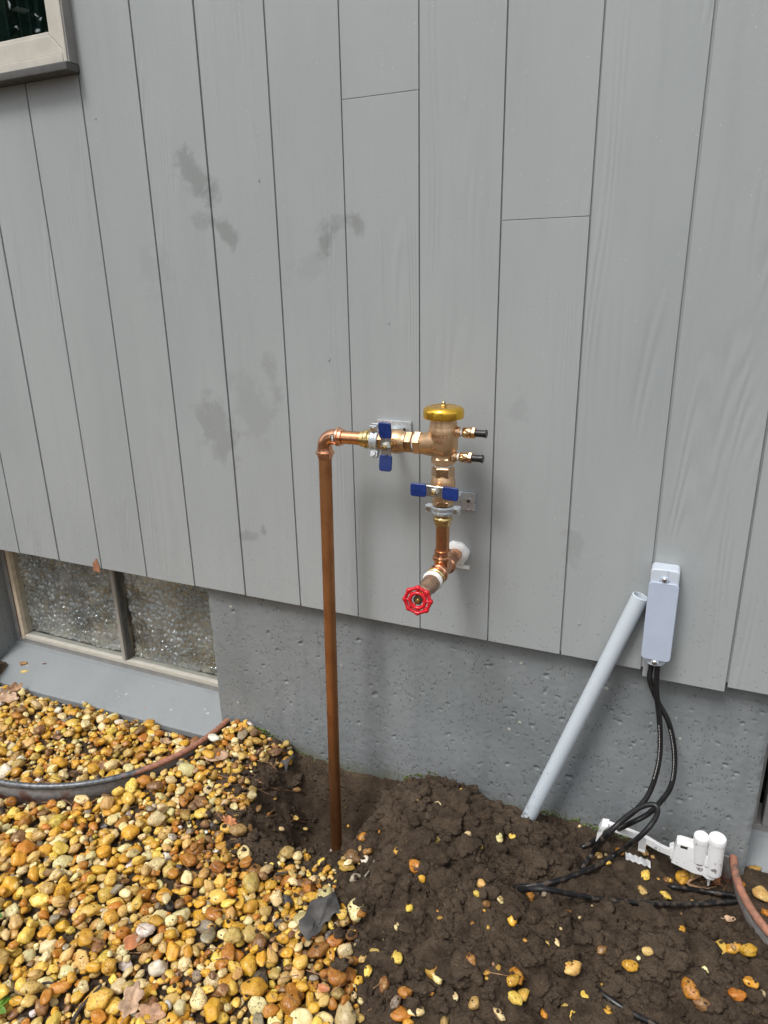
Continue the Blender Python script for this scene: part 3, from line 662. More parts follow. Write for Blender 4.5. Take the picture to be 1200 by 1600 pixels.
    cp = emit('cap', MB().lathe([(0, .0395), (.0005, .0412), (.003, .0420), (.014, .0420), (.018, .0408), (.0215, .0375), (.0232, .033), (.0236, .027), (.0225, .0245), (.0225, .004)], (XV, YP, capz), Zv, 64), 'gold_anodised', pv, 50)
    emit('cap_screw', MB().lathe([(0, .0062), (.004, .0062), (.005, .0052)], (XV, YP, capz+.0222), Zv, 6).lathe([(0, .0042), (.004, .0042), (.006, .003), (.0068, .0)], (XV, YP, capz+.0272), Zv, 16, caps=False), 'brass', cp)
    # raised dots round the top of the cap (cast lettering too small to read)
    dt = MB()
    for k in range(22):
        if k % 8 == 7: continue
        th = 2*math.pi*k/22; dt.box((-.0016, -.0008, 0), (.0016, .0008, .0006), 0, 1, Matrix.Translation((XV+.0185*math.cos(th), YP+.0185*math.sin(th), capz+.0224))@Matrix.Rotation(th+.5*(k % 3), 4, 'Z'))
    emit('cap_lettering', dt, 'brass', cp)
    # cast lettering, bent on to the body
    def text(body, size, z, x0=0., r=.0309):
        cu = bpy.data.curves.new('txt', 'FONT'); cu.body = body; cu.size = size; cu.extrude = .0011; cu.align_x = 'CENTER'; cu.offset = .0001
        ob = bpy.data.objects.new('txt', cu); C.objects.link(ob); bpy.context.view_layer.update()
        me = bpy.data.meshes.new_from_object(ob.evaluated_get(bpy.context.evaluated_depsgraph_get())); bpy.data.objects.remove(ob)
        bm = bmesh.new(); bm.from_mesh(me); bmesh.ops.triangulate(bm, faces=bm.faces[:]); mb = MB()
        vs = []
        for v in bm.verts:
            a = (v.co.x+x0)/r+.03; rad = r+v.co.z; vs.append((XV+rad*math.sin(a), YP-rad*math.cos(a), z+v.co.y))
        bm.verts.index_update(); mb.add(vs, [[v.index for v in f.verts] for f in bm.faces]); bm.free(); return mb
    emit('cast_lettering', text('FEBCO', .0108, .9835), 'machined_bronze', bd, 30)
    emit('cast_lettering', text('765', .0108, .9725, -.001), 'machined_bronze', bd, 30)
    ar = MB(); V = []; F = []
    outl = [(-.006, 0), (-.0025, .0028), (-.0025, .0012), (.005, .0012), (.005, -.0012), (-.0025, -.0012), (-.0025, -.0028)]
    for i in range(7):                                      # outline arrow as raised rim
        p, q = Vector(outl[i]), Vector(outl[(i+1) % 7]); d = (q-p).normalized(); nn = Vector((-d.y, d.x))*.00035
        k = len(V)
        for h in (-.0005, .0007):
            for w in (p-nn, p+nn, q+nn, q-nn):
                a = (w.x-.006)/.031-.16; V.append((XV+(.0314+h)*math.sin(a), YP-(.0314+h)*math.cos(a), .9610+w.y))
        F += [(k+4, k+5, k+6, k+7), (k, k+4, k+7, k+3), (k+1, k+2, k+6, k+5), (k, k+1, k+5, k+4), (k+2, k+3, k+7, k+6)]
    emit('cast_arrow', ar.add(V, F), 'machined_bronze', bd, 0)
    tk = MB()                                               # size marks on the inlet neck
    for k, w in enumerate((.0022, .0012, .0024, .0006, .0022, .0024)):
        a = -.12+.16*k; tk.box((-w/2, -.0006, -.0022+(.0006*(k % 2))), (w/2, .0006, .0022), 0, 1, Matrix.Translation((XV+.0219*math.sin(a), YP-.0219*math.cos(a), .9455))@Matrix.Rotation(a, 4, 'Z'))
    emit('cast_marks', tk, 'machined_bronze', bd, 0)
    # test cocks
    for z, xs in ((.9925, XV+.0265), (.9405, XV+.0205)):
        t = empty('test_cock', (xs, YP, z), pv); dx = (1, -.0, .01)
        emit('boss', MB().lathe([(0, .0115), (.006, .0115), (.009, .0098), (.011, .0085)], (xs, YP, z), X, 24), 'cast_bronze', t)
        emit('thread_tape', MB().lathe([(0, .0072), (.002, .0078), (.0045, .0072)], (xs+.011, YP, z), X, 20), 'thread_tape', t)
        q = xs+.0155
        emit('cock_body', MB().lathe([(0, .0088), (.003, .0105), (.010, .0115), (.017, .0112), (.019, .0098), (.020, .0098)], (q, YP, z), X, 28).lathe([(0, .0075), (.014, .0072), (.0155, .006)], (q+.0085, YP, z), (0, -1, 0), 20), 'machined_bronze', t)
        emit('cock_hex', MB().lathe([(0, .0112), (.001, .0122), (.0065, .0122), (.0075, .0112)], (q+.0195, YP, z), X, 6, ph=.3), 'machined_bronze', t, 20)
        emit('cock_screw', MB().lathe([(0, .0048), (.003, .0048), (.0036, .004)], (q+.0085, YP-.0152, z), (0, -1, 0), 16).box((q+.0045, YP-.0193, z-.0006), (q+.0125, YP-.0186, z+.0006)), 'brass', t)
        emit('plug', MB().lathe([(0, .0072), (.019, .0072), (.0195, .0085), (.0225, .0085), (.0232, .0078)], (q+.0265, YP, z), X, 24), 'black_rubber', t)
    # lower copper: drop pipe, tee, wall stub, drain valve
    emit('drop_pipe', MB().lathe([(0, RP), (.068, RP)], (XV, YP, .726), Zv, 40), 'pipe_copper', plumb)
    ZT = .684; te = MB(); rt_ = RP+.0022
    tee_s = [(0, rt_), (.010, rt_+.0006), (.018, rt_+.0012), (.020, rt_+.0042), (.024, rt_+.005), (.028, rt_+.0042), (.030, rt_+.0012), (.042, rt_+.0008), (.043, RP+.001)]
    te.lathe(tee_s, (XV, YP, ZT+.004), Zv, 36); te.lathe([(a*.95, r) for a, r in tee_s], (XV, YP+.006, ZT), Yv, 36); te.lathe([(a*.8, r) for a, r in tee_s], (XV, YP-.006, ZT), (0, -1, 0), 36)
    te.lathe([(-.018, rt_), (.018, rt_)], (XV, YP, ZT), Yv, 36)
    bmx = MB(); bmx = te; emit('tee', te, 'bright_copper', plumb, 40)
    emit('wall_stub', MB().lathe([(0, RP), (.080, RP)], (XV, YP+.04, ZT), Yv, 36), 'pipe_copper', plumb)
    # sealant smeared round the hole
    sb = MB(); V = []; n = 40
    for j, (rr_, yy) in enumerate(((.0285, -.0005), (.0285, -.006), (.0255, -.011), (.021, -.014), (RP, -.015))):
        for i in range(n):
            th = 2*math.pi*i/n; w = 1+.05*math.sin(3*th+1)+.03*math.sin(7*th+j); drip = (.006 if (math.sin(th) < -.75 and j < 2) else 0)
            V.append((XV+rr_*w*math.cos(th), yy, ZT+rr_*w*math.sin(th)-drip))
    F = [(j*n+i, j*n+(i+1) % n, (j+1)*n+(i+1) % n, (j+1)*n+i) for j in range(4) for i in range(n)]
    sb.add(V, F); sb.box((XV-.002, -.0028, ZT-.039), (XV+.030, -.0006, ZT-.029), .0016); emit('sealant', sb, 'sealant', plumb, 50)
    # drain valve pointing out of the wall
    dv = empty('drain_valve', (XV, YP-.05, ZT), plumb); o = Vector((XV, YP-.038, ZT)); ax = Vector((0, -1, -.07)).normalized()
    emit('adapter', MB().lathe([(0, .0185), (.004, .0195), (.005, .0215), (.010, .0215), (.012, .0195), (.016, .0195)], o, ax, 36), 'brass', dv, 40)
    emit('thread_tape', MB().lathe([(0, .0185), (.003, .0215), (.008, .0225), (.012, .0205), (.014, .017)], o+ax*.0155, ax, 36), 'thread_tape', dv, 50)
    emit('body', MB().lathe([(0, .0160), (.004, .0190), (.022, .0185), (.026, .0165), (.034, .0150), (.040, .0135)], o+ax*.028, ax, 32), 'dull_bronze', dv, 40)
    emit('bonnet_nut', MB().lathe([(0, .0145), (.001, .0158), (.012, .0158), (.014, .0135)], o+ax*.0675, ax, 6), 'dull_bronze', dv, 20)
    emit('stem', MB().lathe([(0, .0052), (.038, .0052)], o+ax*.078, ax, 16), 'brass', dv)
    # handwheel, its face turned slightly up and toward the path
    wc = o+ax*.112; wn_ = Vector((.10, -1, .10)).normalized(); ua = Vector((0, 0, 1)); ua = (ua-wn_*ua.dot(wn_)).normalized(); ub = wn_.cross(ua)
    hw = MB(); Rw = .0272
    def ring(rf, tube, zf, n=128):
        return [wc+(ua*math.cos(2*math.pi*k/n)+ub*math.sin(2*math.pi*k/n))*rf(2*math.pi*k/n)+wn_*zf(2*math.pi*k/n) for k in range(n)]
    def closed(pts, rad, seg=10):
        n = len(pts); V = []; F = []
        for k in range(n):
            t = (pts[(k+1) % n]-pts[k-1]).normalized(); a = (wn_-t*wn_.dot(t)).normalized(); b_ = t.cross(a); r = rad(2*math.pi*k/n)
            for i in range(seg): th = 2*math.pi*i/seg; V.append(pts[k]+(a*math.cos(th)*1.15+b_*math.sin(th))*r)
        for k in range(n):
            for i in range(seg): F.append((k*seg+i, k*seg+(i+1) % seg, ((k+1) % n)*seg+(i+1) % seg, ((k+1) % n)*seg+i))
        hw.add(V, F)
    lob = lambda th: max(0., math.cos(8*th))**1.5
    closed(ring(lambda th: Rw*(.93+.07*lob(th)), 0, lambda th: 0), lambda th: .0038+.0012*lob(th), 10)
    closed(ring(lambda th: Rw*.58, 0, lambda th: .0005), lambda th: .0040, 10)
    for k in range(8):
        th = 2*math.pi*k/8; d = ua*math.cos(th)+ub*math.sin(th); hw.tube([wc+d*Rw*.5, wc+d*Rw*.75, wc+d*Rw*.98], [.0036, .0034, .0044], 8)
    for k in range(3):
        th = 2*math.pi*k/3+.4; d = ua*math.cos(th)+ub*math.sin(th); hw.tube([wc+d*Rw*.55-wn_*.001, wc+d*Rw*.38-wn_*.006, wc+d*Rw*.15-wn_*.007], [.0030, .0032, .0034], 8)
    hw.lathe([(0, .0075), (.007, .0075), (.008, .006)], wc-wn_*.012, wn_, 24)
    h = emit('handwheel', hw, 'red_enamel', dv, 60)
    emit('washer', MB().lathe([(0, .0098), (.0012, .0098), (.002, .0085)], wc-wn_*.0035, wn_, 28), 'dark_steel_and_slots', h)
    emit('nut', MB().lathe([(0, .0055), (.005, .0055), (.006, .0046)], wc-wn_*.0015, wn_, 6).lathe([(0, .0026), (.0075, .0026)], wc-wn_*.001, wn_, 12), 'brass', h, 20)
    # split ring clamps on wall plates
    def clamp(o, axis, plate, ears):
        ax = Vector(axis); o = Vector(o); c = empty('pipe_clamp', o, plumb)
        (px0, px1, pz0, pz1, sx, sz) = plate
        pl = emit('wall_plate', MB().box((px0, -.0072, pz0), (px1, -.0009, pz1), .0016, 2), 'zinc', c)
        emit('wall_screw', MB().lathe([(0, .0078), (.0012, .0078), (.0016, .0062)], (sx, -.0071, sz), (0, -1, 0), 24), 'zinc', pl)
        emit('screw_recess', MB().lathe([(0, .0042), (.0007, .0042)], (sx, -.0086, sz), (0, -1, 0), 6), 'dark_steel_and_slots', pl)  # dark disc stands in for the shaded screw socket
        emit('standoff', MB().lathe([(0, .007), (.085, .007)], (o.x+ax.z*.0, -.0065, o.z), (0, -1, 0), 20).lathe([(0, .012), (.010, .012), (.012, .010)], (o.x, -.0065, o.z), (0, -1, 0), 6), 'zinc', c, 20)
        r = .0215
        rg = MB().lathe([(-.009, r-.0015), (-.009, r+.0015), (-.0065, r+.003), (-.0035, r+.003), (-.0015, r+.0018), (.0015, r+.0018), (.0035, r+.003), (.0065, r+.003), (.009, r+.0015), (.009, r-.0015)], o, ax, 40, caps=False)
        for e in ears:
            e = Vector(e).normalized(); side = ax.cross(e); q = o+e*(r+.008)
            M4 = Matrix(((e.x, side.x, ax.x, q.x), (e.y, side.y, ax.y, q.y), (e.z, side.z, ax.z, q.z), (0, 0, 0, 1)))
            for s in (-1, 1): rg.box((-.009, s*.0048-.0022, -.0085), (.0085, s*.0048+.0022, .0085), .0018, 2, M4)
            sc = MB().lathe([(-.0105, .0052), (-.0075, .0062), (-.007, .0062), (-.007, .003), (.009, .003)], q+e*.001, side if side.y > 0 else -side, 20)
            emit('clamp_screw', sc, 'steel', c)
        emit('split_ring', rg, 'zinc', c, 40)
    clamp((-.6135, YP, ZH), X, (-.658, -.574, .948, .986, -.590, .9665), ((0, -.35, 1), (0, -.35, -1)))
    clamp((XV, YP, .823), Zv, (-.500, -.420, .792, .834, -.436, .814), ((1, .05, 0), (-1, .05, 0)))
plumbing()

# ------------------------------------------------------------------ electrical: conduit body, cables, loose pipe
def conduit():
    xc = -.0115; c = empty('conduit_body', (xc, -.004, .508)); tag(c, 'pale grey plastic conduit body screwed to the siding with black cables hanging from it', 'conduit')
    def rr(w, z0, z1, r, n=6):
        p = []
        for cx, cz, a0 in ((w-r, z1-r, 0), (-w+r, z1-r, 90), (-w+r, z0+r, 180), (w-r, z0+r, 270)):
            for k in range(n+1): a = math.radians(a0+90*k/n); p.append((cx+r*math.cos(a), cz+r*math.sin(a)))
        return p
    Rx = Matrix.Rotation(math.pi/2, 4, 'X')
    T = lambda y: Matrix.Translation((xc, y, 0))@Rx
    b = MB().prism(rr(.0275, .530, .7265, .008), .0395, T(-.0046), .003, 3)
    b.lathe([(-.004, .0090), (.033, .0090)], (xc+.001, -.0375, .7225-.030), (0, 0, 1), 20)     # boss for the top screw
    b.lathe([(0, .0205), (.030, .0205), (.032, .019)], (xc-.001, -.0245, .5395), (0, 0, -1), 32)
    body = emit('body', b, 'pvc_body', c, 45)
    poly = []
    base = rr(.0288, .5235, .7005, .009)
    # tongue at top and bottom for the screws
    top = [(xx, zz) for xx, zz in base]
    cov = emit('cover', MB().prism(base, .0052, T(-.0446), .002, 3).prism(rr(.0085, .698, .7135, .0075), .0046, T(-.0447), .0018, 2).prism(rr(.0078, .5125, .527, .007), .0046, T(-.0447), .0018, 2), 'pvc_cover', c, 45)
    for z, dx in ((.7065, .0), (.5185, -.0005)):
        s = emit('screw', MB().lathe([(0, .0052), (.0012, .0050), (.0026, .0036), (.0032, .0)], (xc+dx, -.0494, z), (0, -1, 0), 24, caps=False), 'steel', c)
        emit('screw_cross', MB().box((xc+dx-.0028, -.0531, z-.0005), (xc+dx+.0028, -.0522, z+.0005)).box((xc+dx-.0005, -.0532, z-.0028), (xc+dx+.0005, -.0523, z+.0028)), 'dark_steel_and_slots', s)  # dark bars stand in for the shade in the cross slot
conduit()

def z4(X, Y): return 780+X/2.76, 860+Y/2.76
KEEP = []
def cables():
    r = .0058
    def path(lst):
        out = []
        for X, Y, d in lst:
            px, py = z4(X, Y)
            if d == 'g': p = hit(px, py, r+.003)
            elif isinstance(d, tuple): p = hit(px, py, d[0]+(.005 if d[0] > 0 else 0))
            else: p = P(px, py, d)
            out.append(p)
        return catmull(out, 8)
    def cable(lst, label, marks=()):
        pts = path(lst); KEEP.extend(pts); mb = MB().tube(pts, r, 12); o = emit('cable', mb, 'cable_black', None, 60)
        tag(o, label, 'cable')
        if marks:
            pt = [Vector(p) for p in pts]; mk = MB()
            for k in range(marks[0], marks[1]):
                for u in (0., .2, .4, .6):
                    p = pt[k].lerp(pt[k+1], u); q = pt[k].lerp(pt[k+1], u+.11); t = (q-p).normalized(); v = (Vector(CAM)-p).normalized(); n_ = (v-t*v.dot(t)).normalized(); n_ = (n_+t.cross(n_)*.35).normalized(); s = t.cross(n_)*.0007
                    mk.add([p+n_*(r+.0002)-s, q+n_*(r+.0002)-s, q+n_*(r+.0002)+s, p+n_*(r+.0002)+s], [(0, 1, 2, 3)])
            emit('print_line', mk, 'print_white', o, 0)
    cable([(683, 470, -.026), (683, 500, -.027), (678, 600, -.028), (690, 720, -.03), (695, 830, -.034), (685, 930, -.045), (650, 1040, -.06), (600, 1110, -.075), (520, 1175, -.09), (445, 1240, -.10), (400, 1310, (.02,)), (362, 1362, 'g'), (350, 1385, (-.012,))],
          'straighter black cable running from the conduit body down into the soil', (26, 44))
    cable([(655, 470, -.022), (655, 500, -.022), (650, 560, -.024), (683, 650, -.022), (730, 740, -.02), (754, 850, -.022), (755, 950, -.03), (735, 1030, -.04), (690, 1090, -.05), (640, 1138, -.058), (560, 1180, -.068), (470, 1222, (.012,)), (372, 1272, 'g'), (345, 1290, (-.012,))],
          'black cable bowing out to the right below the conduit body', (34, 52))
    cable([(395, 1330, (-.01,)), (420, 1290, (.01,)), (470, 1225, -.11), (530, 1165, -.098), (600, 1113, -.088), (655, 1095, -.085), (683, 1112, -.09), (668, 1165, -.10), (600, 1240, -.115), (500, 1312, (.022,)), (400, 1370, (.008,)), (250, 1425, 'g'), (130, 1448, 'g'), (70, 1450, (.0,)), (95, 1462, 'g'), (200, 1462, 'g'), (400, 1500, (.008,)), (600, 1520, (.01,)), (800, 1526, (.010,)), (980, 1516, (.008,)), (1062, 1506, (.008,)), (1050, 1494, (.008,)), (900, 1472, 'g'), (760, 1452, 'g'), (720, 1446, (-.01,))],
          'long black cable looping over itself and out along the soil mound')
    pts = catmull([hit(925, 1535, -.012), hit(940, 1552, .003), hit(985, 1582, .004), hit(1030, 1605, .003), hit(1080, 1640, .003), hit(1120, 1690, -.01)], 8)
    tag(emit('irrigation_tube', MB().tube(pts, .0055, 12), 'cable_black', None, 60), 'short piece of black tubing half buried in the soil', 'tube')
cables()

def loose_pipe():
    a = P(1001, 931, -.0185); b = Vector(P(823, 1283, -.045)); a = Vector(a); ax = (a-b); L = ax.length; ro, ri_ = .0172, .0135
    b0 = b-ax.normalized()*.02; L += .02
    mb = MB().lathe([(0, ri_), (0, ro), (L-.0012, ro), (L, ro-.0012), (L, ri_+.0006), (L-.001, ri_), (.0, ri_)], b0, ax, 40, caps=False)
    tag(emit('plastic_pipe', mb, 'pvc_pipe', None, 40), 'loose pale grey plastic pipe leaning from the soil against the siding', 'pipe')
loose_pipe()

# ------------------------------------------------------------------ rain sensor lying on the soil against the wall
def sensor():
    Y0 = -.028
    q = lambda X, Y, yy=Y0: Vector(P(900+X/4, 1260+Y/4, yy))
    base = q(600, 330); s = empty('rain_sensor', (base.x, Y0, base.z-.03)); tag(s, 'white plastic rain sensor with a bracket arm lying on the soil by the wall', 'sensor')
    def flat(pts, y0, y1, bev=.0012):
        pl = [q(X, Y) for X, Y in pts]; return MB().prism([(p.x, p.z) for p in pl], y1-y0, Matrix.Translation((0, y1, 0))@Matrix.Rotation(math.pi/2, 4, 'X'), bev, 2)
    emit('bracket_arm', flat([(165, 95), (205, 100), (370, 160), (452, 195), (525, 240), (600, 275), (590, 305), (510, 272), (436, 228), (360, 196), (225, 150), (180, 135)], Y0-.004, Y0+.006), 'sensor_white', s, 40)
    emit('bracket_end', flat([(128, 190), (140, 130), (165, 94), (205, 100), (175, 125), (160, 175), (150, 195)], Y0-.016, Y0+.012), 'sensor_white', s, 40)
    emit('knuckle', flat([(585, 245), (612, 238), (622, 310), (590, 308)], Y0-.010, Y0+.010), 'sensor_white', s, 40)
    hs_ = emit('housing', flat([(632, 200), (650, 198), (740, 225), (745, 260), (860, 290), (890, 395), (860, 430), (815, 420), (790, 398), (740, 388), (596, 318), (612, 255)], Y0-.018, Y0+.012, .003), 'sensor_white', s, 40)
    emit('housing_slot', flat([(655, 208), (700, 220), (698, 234), (655, 222)], Y0-.0186, Y0-.017, 0), 'dark_steel_and_slots', hs_)  # dark plate painted for the shade inside the slot
    for (tx, ty), (bx, by), R in (((786, 172), (768, 330), .0155), ((886, 182), (856, 408), .0175)):
        t, b = q(tx, ty, Y0-.008), q(bx, by, Y0-.008); ax = (t-b)+Vector((0, -.006, 0)); L = ax.length
        cy = emit('sensor_cup', MB().lathe([(0, R*.98), (L-.013, R*.96), (L-.0125, R*1.05), (L-.003, R*1.05), (L, R*.97), (L, R*.80), (L-.002, R*.78), (L-.002, 0.0004)], b, ax, 36), 'sensor_white', s, 40)
    fx = MB()
    for k in range(5):
        p = q(752+11*k, 232+3*k, Y0-.0236+.0006*k); fx.box((-.0008, -.0006, -.0042), (.0008, .0006, .0042), 0, 1, Matrix.Translation(p))
    emit('vent_slots', fx, 'dark_steel_and_slots', s)  # dark bars on the surface stand for shaded vent openings
    a, b = q(835, 415), q(826, 492); emit('spike', MB().lathe([(0, .0052), (.010, .0048), ((b-a).length, .0022)], a, b-a, 8), 'sensor_white', s)
    st = emit('sticker_flag', flat([(398, 178), (442, 190), (432, 278), (388, 264)], Y0-.0065, Y0-.0055, 0), 'sticker', s)
    bars = MB()
    for k in range(6): pl = [(402+k*6.4, 188+k*2), (405+k*6.4, 189+k*2), (397+k*6.4, 262+k*2), (394+k*6.4, 261+k*2)]; v = [q(X, Y, Y0-.0068) for X, Y in pl]; bars.add(v, [(0, 1, 2, 3)])
    emit('sticker_lines', bars, 'frame_grey', st)
    # crumpled strip of white film below the arm
    V = []; F = []
    for i in range(14):
        for j in range(3):
            p = hit(900+(310+i*12)/4, 1260+(285+i*4.2+j*22+5*math.sin(i*2.1))/4, .004+.004*abs(math.sin(i*1.7+j))); V.append(p)
    F = [(i*3+j, (i+1)*3+j, (i+1)*3+j+1, i*3+j+1) for i in range(13) for j in range(2)]
    tag(emit('plastic_scrap', MB().add(V, F), 'sticker', None, 20), 'crumpled scrap of white film on soil under the sensor arm', 'scrap')
sensor()

# ------------------------------------------------------------------ window wells
def well(xc, ry, label, rim, zr):
    w = empty('window_well', (xc, -.2, -.2)); tag(w, label, 'window well')
    pts = []
    for k in range(73):
        th = math.pi*k/72; cx, sy = math.cos(th), math.sin(th)
        pts.append((xc+.515*math.copysign(abs(cx)**.91, cx), .02-ry*abs(sy)**.91))
    emit('rim', MB().tube([(x, y, zr) for x, y in pts], .0085, 14), rim, w, 60)
    V = []; zs = [zr-.004-.0125*j for j in range(17)]; m = len(zs); cen = Vector((xc, -.15, 0))
    for x, y in pts:
        d = (Vector((x, y, 0))-cen).normalized()
        for j, z in enumerate(zs): o = -.004+.0045*math.sin(j*.9); V.append((x+d.x*o, y+d.y*o, z))
    F = [(i*m+j, (i+1)*m+j, (i+1)*m+j+1, i*m+j+1) for i in range(72) for j in range(m-1)]
    emit('sheet', MB().add(V, F), 'well_sheet', w, 60)
    for s in (1, -1):
        x = xc+s*.515; emit('flange', MB().box((min(x-s*.004, x+s*.04), .0205, zr-.21), (max(x-s*.004, x+s*.04), .0235, zr-.002), .0008, 1), 'well_sheet', w)
well(-1.71, .475, 'curved galvanised window well edging, rusty at one end, set in the gravel', 'well_steel', .018)
well(.716, .355, 'rusty salmon coloured rim of a window well beside the rain sensor', 'well_steel_rusty', .022)

# ------------------------------------------------------------------ pebbles
def ico(sub):
    bm = bmesh.new(); bmesh.ops.create_icosphere(bm, subdivisions=sub, radius=1); bm.verts.index_update()
    V = np.array([v.co for v in bm.verts]); F = np.array([[v.index for v in f.verts] for f in bm.faces]); bm.free(); return V, F
I2, F2 = ico(2); I3, F3 = ico(3); I1, F1 = ico(1)
def lump(V, seed, amp, fr, chop=0):
    r = random.Random(seed); off = Vector((r.random()*50, r.random()*50, r.random()*50)); out = V.copy()
    for i, p in enumerate(V):
        n = mnoise.noise(Vector(p)*fr+off)+.4*mnoise.noise(Vector(p)*fr*2.3+off); out[i] = p*(1+amp*n)
    for k in range(chop):
        d = Vector((r.gauss(0, 1), r.gauss(0, 1), r.gauss(0, 1))).normalized(); d = np.array(d); h = r.uniform(.62, .86); q = out@d; m = q > h
        out[m] -= np.outer((q[m]-h)*.85, d)
    return out
NP = 30
PB3 = [lump(I3, k, .34, 1.05, 1+k % 5) for k in range(NP)]
PB2 = [lump(I2, k, .34, 1.05, 1+k % 5) for k in range(NP)]
COL = [('amber', (.66, .365, .040), 28), ('tan', (.63, .43, .145), 24), ('cream', (.82, .69, .36), 21), ('orange', (.48, .195, .026), 15), ('brown', (.24, .125, .05), 8), ('yellow', (.78, .54, .105), 19), ('grey', (.29, .245, .18), 2.6), ('white', (.78, .75, .66), 2.2), ('dark', (.055, .05, .05), 1.2)]
CW = np.array([c[2] for c in COL]); CW = CW/CW.sum()
HM = GH.copy()                                              # running surface height while stones are dropped
SD = poly_sd(GX, GY, SOIL)
stones = []
def drop(x, y, a, b, c, yaw, sink=.10, commit=True):
    n = int(a/.005)+2; i0 = int(round((x+2.6)/.005)); j0 = int(round((y+1.2)/.005))
    if i0-n < 0 or j0-n < 0 or i0+n >= len(XS) or j0+n >= len(YS): return None
    s = (slice(j0-n, j0+n+1), slice(i0-n, i0+n+1)); dx = GX[s]-x; dy = GY[s]-y; u = dx*math.cos(yaw)+dy*math.sin(yaw); v = -dx*math.sin(yaw)+dy*math.cos(yaw)
    q = (u/a)**2+(v/b)**2; m = q < .92; k = c*np.sqrt(np.clip(1-q, 0, 1)); w = HM[s]
    if not m.any(): return None
    zc = np.percentile((w+k)[m], 90)-sink*c
    if commit: w[m] = np.maximum(w[m], (zc+k)[m])
    return zc
def wellband(x, y, a):
    for xc, ry in ((-1.71, .475), (.716, .355)):
        ea = (abs(x-xc)/(.515+a+.012))**2.2+(abs(y-.02)/(ry+a+.012))**2.2; eb = (abs(x-xc)/(.515-a-.012))**2.2+(abs(y-.02)/(ry-a-.012))**2.2
        if ea < 1 and eb > 1: return True
    return False
def ok(x, y, a):
    lim = .022 if -1.22 < x < .22 else (-.004+.0288*(x+2.27)/1.04 if x < 0 else .02)
    if y > lim-a: return False
    if wellband(x, y, a): return False
    if math.hypot(x+.7625, y-YP) < a+.02: return False
    return True
def gravel_at(x, y):
    i = int(round((x+2.6)/.005)); j = int(round((y+1.2)/.005)); return SD[j, i]
def pick_size(big=1.): 
    a = .0105*math.exp(random.gauss(.08, .34))*big; a = min(max(a, .0058), .024); b = a*random.uniform(.58, .95); return a, b, b*random.uniform(.58, .9)
